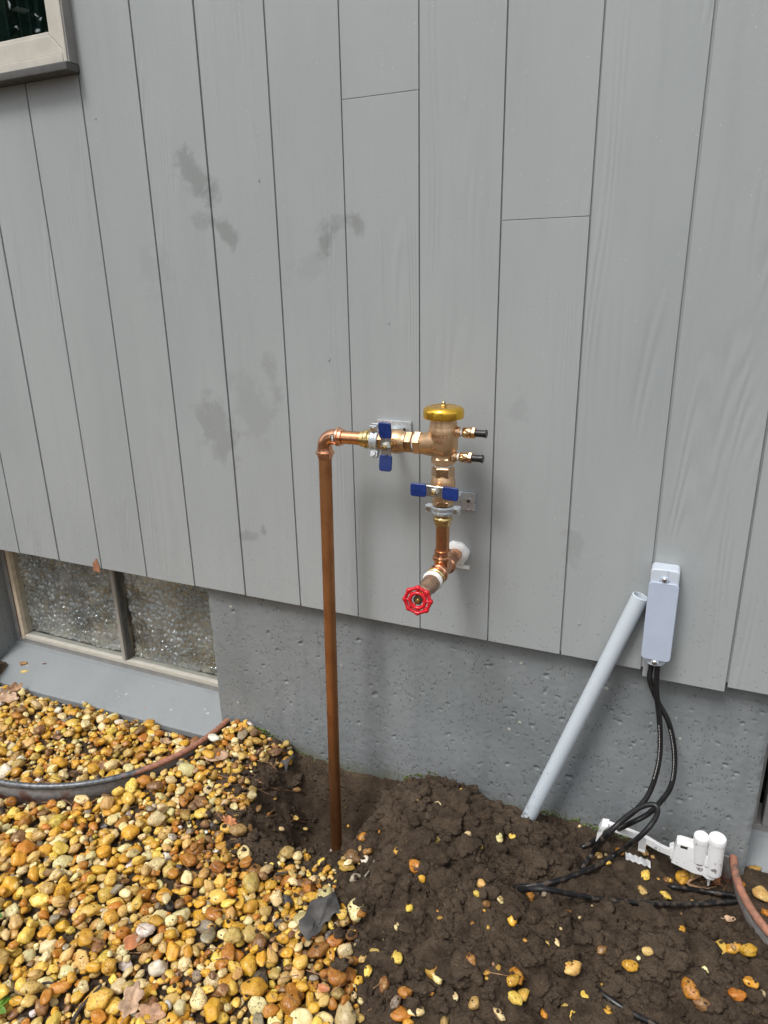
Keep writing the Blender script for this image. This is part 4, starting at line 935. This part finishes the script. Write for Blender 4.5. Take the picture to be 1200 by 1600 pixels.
def scatter():
    tries = 0; placed = 0; per = random.Random(3)
    while placed < 5700 and tries < 60000:
        tries += 1
        if random.random() < .80: x = random.uniform(-2.25, -.45); y = random.uniform(-1.0, .03)
        else: x = random.uniform(-2.55, .55); y = random.uniform(-1.15, .03)
        a, b, c = pick_size()
        best = None
        for t in range(5):
            xx = x+(random.uniform(-.02, .02) if t else 0); yy = y+(random.uniform(-.02, .02) if t else 0)
            if not (-2.57 < xx < .57 and -1.17 < yy < .04) or not ok(xx, yy, a): continue
            sd = gravel_at(xx, yy); well_in = bool(in_well(np.array(xx), np.array(yy)))
            if not well_in and sd > -.01+.03*math.sin(xx*31)+.03*math.sin(yy*23+1)+random.expovariate(1/.012)-.008: continue
            yaw = random.uniform(0, math.pi); z = drop(xx, yy, a, b, c, yaw, commit=False)
            if z is None: continue
            if best is None or z < best[0]: best = (z, xx, yy, yaw, sd, well_in)
        if best is None: continue
        z, xx, yy, yaw, sd, wi = best
        base = bil(GH, xx, yy)
        if z-base > .036: continue                          # about two stones deep
        if not wi and sd > -.05 and per.random() < .35: continue
        z = drop(xx, yy, a, b, c, yaw); stones.append([xx, yy, z, a, b, c, yaw, 'soiled' if (sd > -.09+.05*math.sin(xx*19)*math.sin(yy*17) and not wi) else 'gravel']); placed += 1
    for k in range(9000):                                   # small stones washed into the gaps
        x = random.uniform(-2.3, -.45); y = random.uniform(-1.0, .02); a = random.uniform(.0045, .0085)
        if not ok(x, y, a) or (not bool(in_well(np.array(x), np.array(y))) and gravel_at(x, y) > -.01): continue
        yaw = random.uniform(0, 3.1); z = drop(x, y, a, a*.8, a*.65, yaw, commit=False)
        if z is None or z-bil(GH, x, y) > .014: continue
        z = drop(x, y, a, a*.8, a*.65, yaw, .2); stones.append([x, y, z, a, a*.8, a*.65, yaw, 'gravel'])
    # single stones lying on the dug soil
    on = [(730, 1308, 1.0), (648, 1360, 1.5), (681, 1318, 1.0), (748, 1330, 1.0), (780, 1315, 1.0), (800, 1308, .9), (720, 1244, 1.2), (686, 1262, 1.1), (643, 1226, 1.0), (680, 1240, .8), (752, 1386, 1.0), (828, 1408, 1.2), (800, 1443, 1.2), (760, 1417, .8),
          (745, 1400, .7), (782, 1412, .7), (816, 1424, .6), (893, 1532, 1.5), (806, 1550, 1.3), (800, 1566, 1.1), (818, 1567, 1.1), (804, 1584, 1.1), (884, 1579, 1.1), (895, 1592, .9), (683, 1545, .9), (984, 1525, 1.2), (1077, 1552, 1.5), (1097, 1574, 1.4),
          (1125, 1490, 1.6), (1145, 1486, 1.2), (1165, 1495, 1.4), (1172, 1540, 1.2), (1062, 1455, 1.1), (1040, 1352, 1.4), (1065, 1375, 1.6), (1044, 1378, .9), (1080, 1375, .9), (935, 1340, .9), (948, 1350, .8), (968, 1335, 1.0), (1008, 1372, 1.1), (1004, 1395, 1.0), (1040, 1403, 1.0), (1120, 1370, .9), (985, 1315, .8),
          (540, 1495, 1.5), (585, 1493, .8), (556, 1378, 1.2), (545, 1360, .8), (566, 1450, 1.0), (534, 1455, 1.1), (502, 1350, .9), (512, 1365, .9), (480, 1342, .9), (620, 1332, .8), (620, 1500, 1.2), (640, 1425, .9), (620, 1450, .8), (592, 1430, .8), (602, 1340, .7),
          (575, 1520, 1.0), (600, 1545, 1.2), (560, 1540, .9), (660, 1380, .8), (700, 1420, .8), (618, 1575, 1.1), (650, 1585, 1.2), (940, 1490, .9), (1010, 1500, .9), (1180, 1440, 1.0), (1190, 1500, 1.3), (1150, 1560, 1.2), (1100, 1520, 1.0), (1186, 1570, 1.0), (870, 1475, .6), (850, 1400, .6), (420, 1275, .6), (462, 1285, .8), (465, 1240, .8), (440, 1300, .7), (405, 1268, .9), (392, 1300, 1.0), (478, 1300, .6), (430, 1250, .6), (400, 1230, .8), (1130, 1400, .8), (1005, 1335, 1.0), (915, 1560, .9), (950, 1590, 1.0), (850, 1590, .9), (780, 1590, .9), (740, 1580, 1.1), (710, 1560, .8)]
    for px, py, s in on:
        p = hit(px, py); a, b, c = pick_size(); a, b, c = .0122*s*random.uniform(.9, 1.15), .0090*s, .0072*s; yaw = random.uniform(0, 3.14)
        if ok(p[0], p[1], a):
            z = drop(p[0], p[1], a, b, c, yaw, .3)
            if z is not None: stones.append([p[0], p[1], z, a, b, c, yaw, 'soil'])
    for k in range(130):
        px, py = random.uniform(380, 1200), random.uniform(1240, 1600); p = hit(px, py)
        if -2.5 < p[0] < .5 and -1.1 < p[1] < .02 and gravel_at(p[0], p[1]) > -.01:
            a = random.uniform(.0025, .0065); z = drop(p[0], p[1], a, a*.8, a*.6, random.random()*3, .4)
            if z is not None and ok(p[0], p[1], a): stones.append([p[0], p[1], z, a, a*.8, a*.6, random.random()*3, 'crumb'])
scatter()
def finish_stones():
    info = []
    for k, (x, y, z, a, b, c, yaw, zone) in enumerate(stones):
        px, py, w = proj((x, y, z)); top = bil(HM, x, y); vis = (-15 < px < 1215 and -15 < py < 1615) and (top-(z+c) < .35*c)
        info.append((vis, a*FPX/w if vis else 0))
    order = sorted(range(len(stones)), key=lambda k: -(info[k][1]*(1.8 if stones[k][7] == 'soil' else 1.0) if info[k][0] else 0)); single = set(order[:296])
    rr = random.Random(5); protos = []
    for k in range(NP):
        me = raw_mesh('pebble', PB3[k], F3); me.materials.append(M['pebble_single']); protos.append(me)
    VV = []; FF = []; TT = []; base = 0
    for k, (x, y, z, a, b, c, yaw, zone) in enumerate(stones):
        ci = rr.choices(range(len(COL)), CW)[0]
        if zone in ('soiled',) and rr.random() < .4: ci = rr.choice((1, 4, 0, 3, 3))
        nm, col, _ = COL[ci]; j = rr.uniform(.78, 1.2); col = [min(.9, q*j*rr.uniform(.93, 1.07)) for q in col]
        if zone in ('soiled', 'crumb'): f = rr.uniform(.45, 1.); col = [q*f+(1-f)*e for q, e in zip(col, (.10, .066, .042))]
        pid = rr.randrange(NP); gx = (bil(HM, x+.012, y)-bil(HM, x-.012, y))/.024; gy = (bil(HM, x, y+.012)-bil(HM, x, y-.012))/.024
        gx, gy = max(-.5, min(.5, gx)), max(-.5, min(.5, gy))
        R = Matrix.Rotation(rr.gauss(0, .18)-gx*.6, 3, 'Y')@Matrix.Rotation(rr.gauss(0, .18)+gy*.6, 3, 'X')@Matrix.Rotation(yaw, 3, 'Z')
        if k in single:
            o = bpy.data.objects.new('pebble', protos[pid]); C.objects.link(o); o.location = (x, y, z); o.rotation_euler = R.to_euler(); o.scale = (a, b, c); o.color = (*col, 1)
            if zone == 'soil': wh = 'lying loose on the dug brown soil'
            elif x < -1.2 and bool(in_well(np.array(x), np.array(y))): wh = 'in the gravel inside the window well'
            elif zone == 'soiled': wh = 'at the muddy gravel edge beside the dug soil'
            elif y > -.45 and x < -1.0: wh = 'in the gravel just outside the galvanised well rim'
            else: wh = 'in the open river gravel bed'
            sh = 'long' if b/a < .74 else ('oval' if b/a < .85 else 'round')
            lb = f'{sh} {nm} pebble {wh}'; gp = f'{sh} {nm} pebbles {wh}'
            tag(o, lb, 'pebble', gp)
        else:
            fine_ = info[k][0] and a > .006
            Pv, Fv = (PB3[pid], F3) if fine_ else (PB2[pid], F2)
            VV.append((Pv*np.array([a, b, c]))@np.array(R).T+np.array([x, y, z])); FF.append(Fv+base); base += len(Pv); TT.append(np.tile(col, (len(Pv), 1)))
    tag(link('gravel', raw_mesh('gravel', np.concatenate(VV), np.concatenate(FF), np.concatenate(TT)), 'pebble_mass'), 'bed of small wet amber and tan river pebbles', 'gravel', kind='stuff')
finish_stones()
def ledge_stones():
    for px, py, (a, b, c), nm, col, lab in ((37, 1037, (.017, .011, .009), 'pebble', (.36, .20, .09), 'rusty brown pebble lying on the concrete window ledge'), (39, 1050, (.018, .0085, .008), 'pebble', (.66, .52, .18), 'long yellow pebble lying on the concrete window ledge'),
                                            (1178, 1358, (.017, .009, .008), 'pebble', (.45, .27, .07), 'amber pebble on the ledge inside the rusty window well'),
                                            (70, 1037, (.010, .008, .003), 'bark_chip', (.16, .075, .05), 'small dark brown bark chip on the concrete window ledge'), (228, 1105, (.010, .006, .002), 'leaf_chip', (.50, .20, .09), 'small orange leaf chip on the concrete window ledge')):
        d = ray(px, py); t = 1.2
        while True:                                          # meet the sloped ledge
            p = CAM+d*t; zl = -.004-(.145-p[1])*.062/.107
            if p[1] > .14: break
            if p[1] > .0 and p[2] < zl+c*.85: break
            t += .002
        o = link(nm, raw_mesh('pebble', PB3[3]*np.array([a, b, c]), F3), 'pebble_single', None, p); o.rotation_euler = (-.5, 0, .5); o.color = (*col, 1); tag(o, lab, 'pebble' if nm == 'pebble' else 'debris')
ledge_stones()

# ------------------------------------------------------------------ crumbled soil
def crumbs():
    K = 14; L2 = [lump(I2, 100+k, .75, 1.5, 2) for k in range(K)]; L1 = [lump(I1, 200+k, .5, 1.3) for k in range(K)]
    L3 = [lump(lump(I3, 300+k, .6, 1.2, 3), 340+k, .35, 3.4) for k in range(K)]
    VV = []; FF = []; base = 0; r = random.Random(9); n = 0
    cl = [(-.6, -.2), (-.52, -.3), (-.42, -.12), (-.3, -.1), (-.2, -.27), (-.34, -.5), (-.46, -.45), (0, -.36), (.1, -.25), (-.1, -.5), (-.55, -.42), (-.38, -.3), (.2, -.4)]
    L4 = [lump(lump(ico(4)[0], 400+k, .55, 1.1, 4), 440+k, .22, 4.) for k in range(6)]; F4 = ico(4)[1]
    for k in range(150):                                     # big broken clods
        cx, cy = r.choice(cl); x = r.gauss(cx, .045); y = r.gauss(cy, .045); a = r.uniform(.016, .036)
        if gravel_at(x, y) < .02 or y > -.03-a or poly_sd(np.array([x]), np.array([y]), HOLE)[0] > -.01 or (x > -.14 and y > -.22): continue
        if min((x-q[0])**2+(y-q[1])**2 for q in KEEP) < (a+.015)**2 or min((x-q[0])**2+(y-q[1])**2 for q in stones if q[7] == 'soil') < (a*.6)**2: continue
        Rr = np.array(Matrix.Rotation(r.uniform(0, 6.28), 3, 'Z')); Pv = L4[k % 6]
        VV.append((Pv*np.array([a, a*r.uniform(.7, 1), a*r.uniform(.4, .6)]))@Rr.T+np.array([x, y, bil(GH, x, y)+a*.12])); FF.append(F4+base); base += len(Pv)
    while n < 21000:
        if r.random() < .35: cx, cy = r.choice(cl); x = r.gauss(cx, .05); y = r.gauss(cy, .05)
        else: x = r.uniform(-1.1, .5); y = r.uniform(-.8, .03)
        if not (-2.5 < x < .55 and -1.1 < y < .028): continue
        sd = gravel_at(x, y)
        if sd < -.035 and r.random() > .10: continue
        inh = math.hypot((x+.79)/.15, (y+.1)/.14) < 1
        if inh and r.random() < .55: continue
        if in_well(np.array(x), np.array(y)): continue
        a = .0015*(1-r.random())**(-.60); a = min(a, .016 if not inh else .006)
        if sd < -.035: a = min(a, .005)
        if abs(x+.7625) < .02+a and abs(y-YP) < .02+a: continue
        if y > .026-a: continue
        if a > .002 and min((x-k[0])**2+(y-k[1])**2 for k in KEEP) < (a+.009)**2: continue
        if a > .004 and -.12 < x < .2 and y > -.075: continue
        big = a > .007; Pv, Fv = (L3[r.randrange(K)], F3) if big else ((L2[r.randrange(K)], F2) if a > .003 else (L1[r.randrange(K)], F1))
        R = np.array(Matrix.Rotation(r.uniform(0, 6.28), 3, 'Z')@Matrix.Rotation(r.uniform(0, 6.28), 3, 'X'))
        if bil(HM, x, y)-bil(GH, x, y) > .003 and r.random() < (.9 if sd > -.03 else .4): continue
        z = bil(HM, x, y)+a*r.uniform(-.15, .4)
        VV.append((Pv@R.T)*np.array([a, a*r.uniform(.7, 1), a*r.uniform(.55, .9)])+np.array([x, y, z])); FF.append(Fv+base); base += len(Pv); n += 1
    tag(link('soil_crumbs', raw_mesh('soil_crumbs', np.concatenate(VV), np.concatenate(FF), None, False), 'soil'), 'loose dark brown clods and crumbs of dug soil', 'soil', kind='stuff')
crumbs()

# ------------------------------------------------------------------ leaves, twigs, fabric, moss, weeds
def surf(px, py, off=.0): return hit(px, py, off, HM)
def leaf(px, py, size, mat, label, lobes=5, rot=0., curl=.5, tilt=(0, 0), seed=1, cat='leaf', off=.006):
    r = random.Random(seed); n = 28; V = [(0, 0, 0)]; F = []
    rings = 4
    for j in range(1, rings+1):
        for i in range(n):
            th = 2*math.pi*i/n; ra = .62+.38*abs(math.cos(lobes*th/2.))**.8 if lobes else 1.; sx = 1.0; sy = .62
            d = j/rings; x = math.cos(th)*ra*sx*d; y = math.sin(th)*ra*sy*d
            z = curl*(y*y*.9+x*x*.35)+.10*mnoise.noise(Vector((x*2.2+seed, y*2.2, seed)))+.05*mnoise.noise(Vector((x*6+seed, y*6, 2)))
            V.append((x, y, z-.03*abs(y < .05 and y > -.05)))
    for i in range(n): F.append((0, 1+i, 1+(i+1) % n))
    for j in range(rings-1):
        for i in range(n): a = 1+j*n+i; b = 1+j*n+(i+1) % n; F.append((a, a+n, b+n, b))
    p = Vector(surf(px, py, off)); M4 = Matrix.Translation(p)@Matrix.Rotation(rot, 4, 'Z')@Matrix.Rotation(tilt[0], 4, 'X')@Matrix.Rotation(tilt[1], 4, 'Y')@Matrix.Scale(size, 4)
    mb = MB(); mb.add([M4@Vector(v) for v in V], F)
    mb.tube([M4@Vector((-.9, 0, .06)), M4@Vector((-1.25, .06, .10)), M4@Vector((-1.5, .16, .12))], .0008, 6)
    o = emit('dry_leaf', mb, mat, None, 60); tag(o, label, cat)
    md = o.modifiers.new('thickness', 'SOLIDIFY'); md.thickness = .0005
    return o
leaf(12, 1092, .040, 'pale_leaf', 'large crumpled pale brown leaf on gravel at the ledge foot', 6, .4, .9, (.3, .2), 1, off=.012)
leaf(22, 1076, .030, 'dry_leaf', 'curled brown leaf leaning on the ledge above another leaf', 5, 1.4, 1.0, (.5, .1), 21, off=.014)
leaf(258, 1160, .020, 'pale_leaf', 'small curled tan leaf between gravel and well rim', 5, .6, 1.2, (.2, .4), 2, off=.008)
leaf(338, 1182, .034, 'pale_leaf', 'flat pale brown leaf outside the well rim near the wall', 0, .7, .25, (.1, .1), 3)
leaf(358, 1283, .022, 'orange_leaf', 'ragged orange leaf at the gravel edge beside the hole', 7, .2, .5, (.1, .3), 4)
leaf(205, 1565, .034, 'pale_leaf', 'crumpled pinkish brown leaf lying on the near gravel', 6, 1.9, .8, (.2, -.1), 5)
leaf(235, 1585, .030, 'dry_leaf', 'dull brown leaf half under another leaf on gravel', 5, .3, .6, (.1, .1), 6, off=.003)
leaf(208, 1472, .024, 'orange_leaf', 'narrow rust coloured leaf among amber gravel stones', 3, .8, .5, (.5, .2), 7)
leaf(160, 1197, .020, 'dry_leaf', 'brown leaf lying against the outer side of the well', 4, 2.2, .7, (.3, 0), 8)
leaf(1005, 1318, .018, 'dry_leaf', 'dark brown leaf on soil below the sensor arm', 4, .2, .8, (.2, 0), 9)
leaf(1118, 1378, .016, 'orange_leaf', 'curled orange shred of leaf under the sensor spike', 4, 1.0, 1.1, (.4, .2), 10)
leaf(1038, 1432, .011, 'orange_leaf', 'tiny orange leaf shred on soil below the long cable', 3, 1.9, .8, (.1, .3), 11)
leaf(1140, 1436, .013, 'pale_leaf', 'small pale leaf fragment on soil near the rusty rim', 3, .5, .5, (.1, .1), 12)
leaf(90, 1150, .018, 'dry_leaf', 'brown curled leaf upright on the gravel inside the well', 4, .9, 1.0, (.9, .2), 13, off=.012)
leaf(505, 1545, .013, 'orange_leaf', 'small orange leaf fragment by the black fabric scrap', 3, .3, .8, (.2, .1), 14)

def twig(pxs, r, mat, label, name='twig'):
    pts = catmull([surf(x, y, o) for x, y, o in pxs], 5); n = len(pts); tag(emit(name, MB().tube(pts, [r*(1-.5*k/n) for k in range(n)], 7), mat, None, 60), label, 'twig')
twig([(112, 1598, .01), (130, 1570, .012), (158, 1540, .012)], .0045, 'twig', 'charred black stick lying on the near gravel')
twig([(40, 1550, .008), (75, 1535, .008), (105, 1548, .006)], .003, 'twig', 'thin dark stick beside the green weed on gravel')
twig([(570, 1370, .01), (580, 1356, .013), (586, 1342, .012)], .0022, 'grey_twig', 'short pale grey twig on the soil near the riser')
twig([(430, 1366, .008), (448, 1363, .009), (462, 1364, .008)], .003, 'twig', 'dark flat stick between pebbles in front of the hole')
twig([(762, 1519, .004), (790, 1524, .006), (835, 1533, .004)], .0009, 'straw', 'thin tan pine needle lying on the packed soil slab')
twig([(1100, 1365, .012), (1075, 1380, .010), (1112, 1392, .006)], .004, 'straw', 'splintered piece of tan bark below the sensor spike', 'bark_chip')
twig([(240, 1380, .008), (241, 1365, .012), (236, 1350, .010)], .001, 'straw', 'single upright pine needle stuck among the amber gravel')
twig([(940, 1558, .003), (925, 1585, .006), (910, 1600, .003)], .0009, 'straw', 'bent pine needle on the soil by the buried tubing')
def needles():
    r = random.Random(4); mb = MB()
    for k in range(190):
        if k < 70: px, py = r.gauss(95, 28), r.gauss(1232, 16)
        elif k < 110: px, py = r.gauss(390, 35), r.gauss(1225, 30)
        elif k < 140: px, py = r.gauss(1115, 18), r.gauss(1375, 10)
        else: px, py = r.uniform(0, 600), r.uniform(1250, 1600)
        if px < 5 or py > 1590: continue
        an = r.uniform(0, 3.14); l = r.uniform(6, 16); a = surf(px-l*math.cos(an), py-l*math.sin(an)*.6, .004); m = surf(px, py, .009); b = surf(px+l*math.cos(an), py+l*math.sin(an)*.6, .004)
        if max(np.linalg.norm(a-m), np.linalg.norm(b-m)) > .05 or max(a[1], b[1], m[1]) > .015: continue
        mb.tube([a, m, b], r.uniform(.0005, .0011), 5)
    tag(emit('pine_straw', mb, 'straw', None, 60), 'scattered dry pine needles on gravel and soil', 'straw', kind='stuff')
needles()
def fabric(outline, label, off, seed, lift=.0):
    c = np.mean(outline, 0); V = []; n = len(outline); rings = 6
    V.append(surf(c[0], c[1], off+.012+lift))
    for j in range(1, rings+1):
        for p in outline:
            d = j/rings; q = c+(np.array(p)-c)*d; h = surf(q[0], q[1], off)
            h = h+np.array([0, 0, .010*mnoise.noise(Vector((q[0]*.05+seed, q[1]*.05, 0)))+.004*mnoise.noise(Vector((q[0]*.16+seed, q[1]*.16, 3)))]); V.append(h)
    V = [np.array(v) for v in V]; zs = np.array([v[2] for v in V]); 
    for k, v in enumerate(V): v[2] = .35*v[2]+.65*zs.mean()+.0
    for v in V: v[2] = max(v[2], max(bil(HM, v[0]+i*.009, v[1]+j*.009) for i in (-1, 0, 1) for j in (-1, 0, 1))+.002)
    F = [(0, 1+i, 1+(i+1) % n) for i in range(n)]+[(1+j*n+i, 1+(j+1)*n+i, 1+(j+1)*n+(i+1) % n, 1+j*n+(i+1) % n) for j in range(rings-1) for i in range(n)]
    o = emit('landscape_fabric', MB().add(V, F), 'landscape_fabric', None, 60); tag(o, label, 'fabric'); md = o.modifiers.new('thickness', 'SOLIDIFY'); md.thickness = .0015; s = o.modifiers.new('smooth', 'SUBSURF'); s.levels = s.render_levels = 1
def dens(p, k=3):
    out = []
    for i in range(len(p)):
        a, b = np.array(p[i], float), np.array(p[(i+1) % len(p)], float)
        for t in range(k): out.append(a+(b-a)*t/k)
    return out
fabric(dens([(466, 1440), (478, 1425), (498, 1408), (520, 1402), (534, 1420), (530, 1432), (515, 1440), (505, 1452), (492, 1468), (480, 1474), (470, 1462)]), 'torn black fabric scrap sticking out between gravel and soil', .008, 1)
fabric(dens([(438, 1190), (448, 1186), (466, 1188), (462, 1200), (455, 1216), (448, 1224), (444, 1210)]), 'black fabric flap poking out at the back of the hole', .008, 4)
def moss():
    r = random.Random(8); mb = MB()
    for k in range(900):
        x = r.choice((r.uniform(-1.08, -.52), r.uniform(-.95, -.55), r.uniform(-1.17, -1.05), r.uniform(-.25, .2))); h = bil(GH, x, .022); z = h+r.uniform(-.004, .012)
        s = r.uniform(.0012, .0034); d = Vector((r.gauss(0, .5), -1, r.gauss(.5, .5))).normalized()
        mb.lathe([(0, s), (s*1.4, s*.3)], (x, .0295, z), d, 5)
    tag(emit('moss_growth', mb, 'moss', None, 60), 'thin green moss along the foot of the foundation', 'moss', kind='stuff')
moss()
def weed(px, py, label, n, s, seed):
    r = random.Random(seed); b = Vector(surf(px, py, .0)); w = empty('weed', b); tag(w, label, 'weed')
    for k in range(n):
        an = r.uniform(-.9, .9)+k*.5; L = s*r.uniform(.7, 1.1); mb = MB(); V = []; m = 9
        for i in range(m):
            t = i/(m-1); ww = L*.28*math.sin(math.pi*min(1, t*.93+.06))**.8; c = b+Vector((math.cos(an)*L*t, math.sin(an)*L*t, .012+L*(.75*t-.5*t*t)))
            sd = Vector((-math.sin(an), math.cos(an), 0)); V += [c-sd*ww+Vector((0, 0, ww*.35)), c, c+sd*ww+Vector((0, 0, ww*.35))]
        F = [(3*i+j, 3*i+3+j, 3*i+4+j, 3*i+1+j) for i in range(m-1) for j in range(2)]
        mb.add(V, F); mb.tube([b-Vector((0, 0, .006)), b+Vector((math.cos(an)*L*.03, math.sin(an)*L*.03, .013))], .0012, 6); emit('leaf', mb, 'green_leaf', w, 60)
weed(-14, 1442, 'small green weed leaf poking out of the gravel near a dark stick', 3, .034, 3)
weed(-12, 1590, 'green weed with rounded leaves at the near gravel edge', 3, .034, 5)
weed(4, 1240, 'tiny green sprout at the foot of the galvanised well rim', 3, .016, 7)

# ------------------------------------------------------------------ trees across the yard (seen mirrored in the upper pane)
def trees():
    r = random.Random(12); lv = MB(); V = []; F = []
    for cl in range(46):
        th = r.uniform(0, 6.28); rr_ = 1.9*math.sqrt(r.random()); h = r.uniform(1.5, 6.2); k = 1-.5*abs(h-3.4)/2.9; c = Vector((rr_*k*math.cos(th), rr_*k*math.sin(th), h))
        for q in range(75):
            p = c+Vector((r.gauss(0, .33), r.gauss(0, .33), r.gauss(0, .26))); a = Vector((r.gauss(0, 1), r.gauss(0, 1), r.gauss(0, .6))).normalized(); b = a.orthogonal().normalized(); s = r.uniform(.08, .17)
            k0 = len(V); V += [p-a*s, p+b*s*.5, p+a*s, p-b*s*.5]; F.append((k0, k0+1, k0+2, k0+3))
    crown = MB().add(V, F); tr = MB().tube([(0, 0, -.1), (.05, .02, 1.2), (-.04, .05, 2.6), (.05, 0, 4.2), (.0, 0, 5.6)], [.17, .14, .11, .07, .02], 10)
    for k in range(9):
        th = k*2.4; h = 1.3+k*.42; tr.tube([(0, 0, h), (.6*math.cos(th), .6*math.sin(th), h+.45), (1.2*math.cos(th), 1.2*math.sin(th), h+.7)], [.06, .04, .015], 6)
    first = None; spots = [(-12.2, -9.4, 'leafy yard tree standing farthest along the yard facing the upper window'), (-9.0, -9.6, 'leafy yard tree second along the yard facing the upper window'), (-2.4, -13.4, 'leafy yard tree behind the photographer facing the plumbing'), (1.6, -12.6, 'leafy yard tree facing the conduit body across the yard')]
    for i, (x, y, lb) in enumerate(spots):
        t = empty('yard_tree', (x, y, -.03)); t.rotation_euler.z = i*1.3; t.scale = (1.35, 1.35, 1.35); tag(t, lb, 'tree', 'trees across the yard')
        if first is None:
            first = []
            for nm, mb, mt in (('crown', crown, 'tree_leaf'), ('trunk', tr, 'bark')):
                me = bpy.data.meshes.new(nm); me.from_pydata([tuple(v) for v in mb.v], [], mb.f); me.materials.append(M[mt]); first.append((nm, me))
        for nm, me in first:
            o = bpy.data.objects.new(nm, me); C.objects.link(o); o.parent = t
trees()
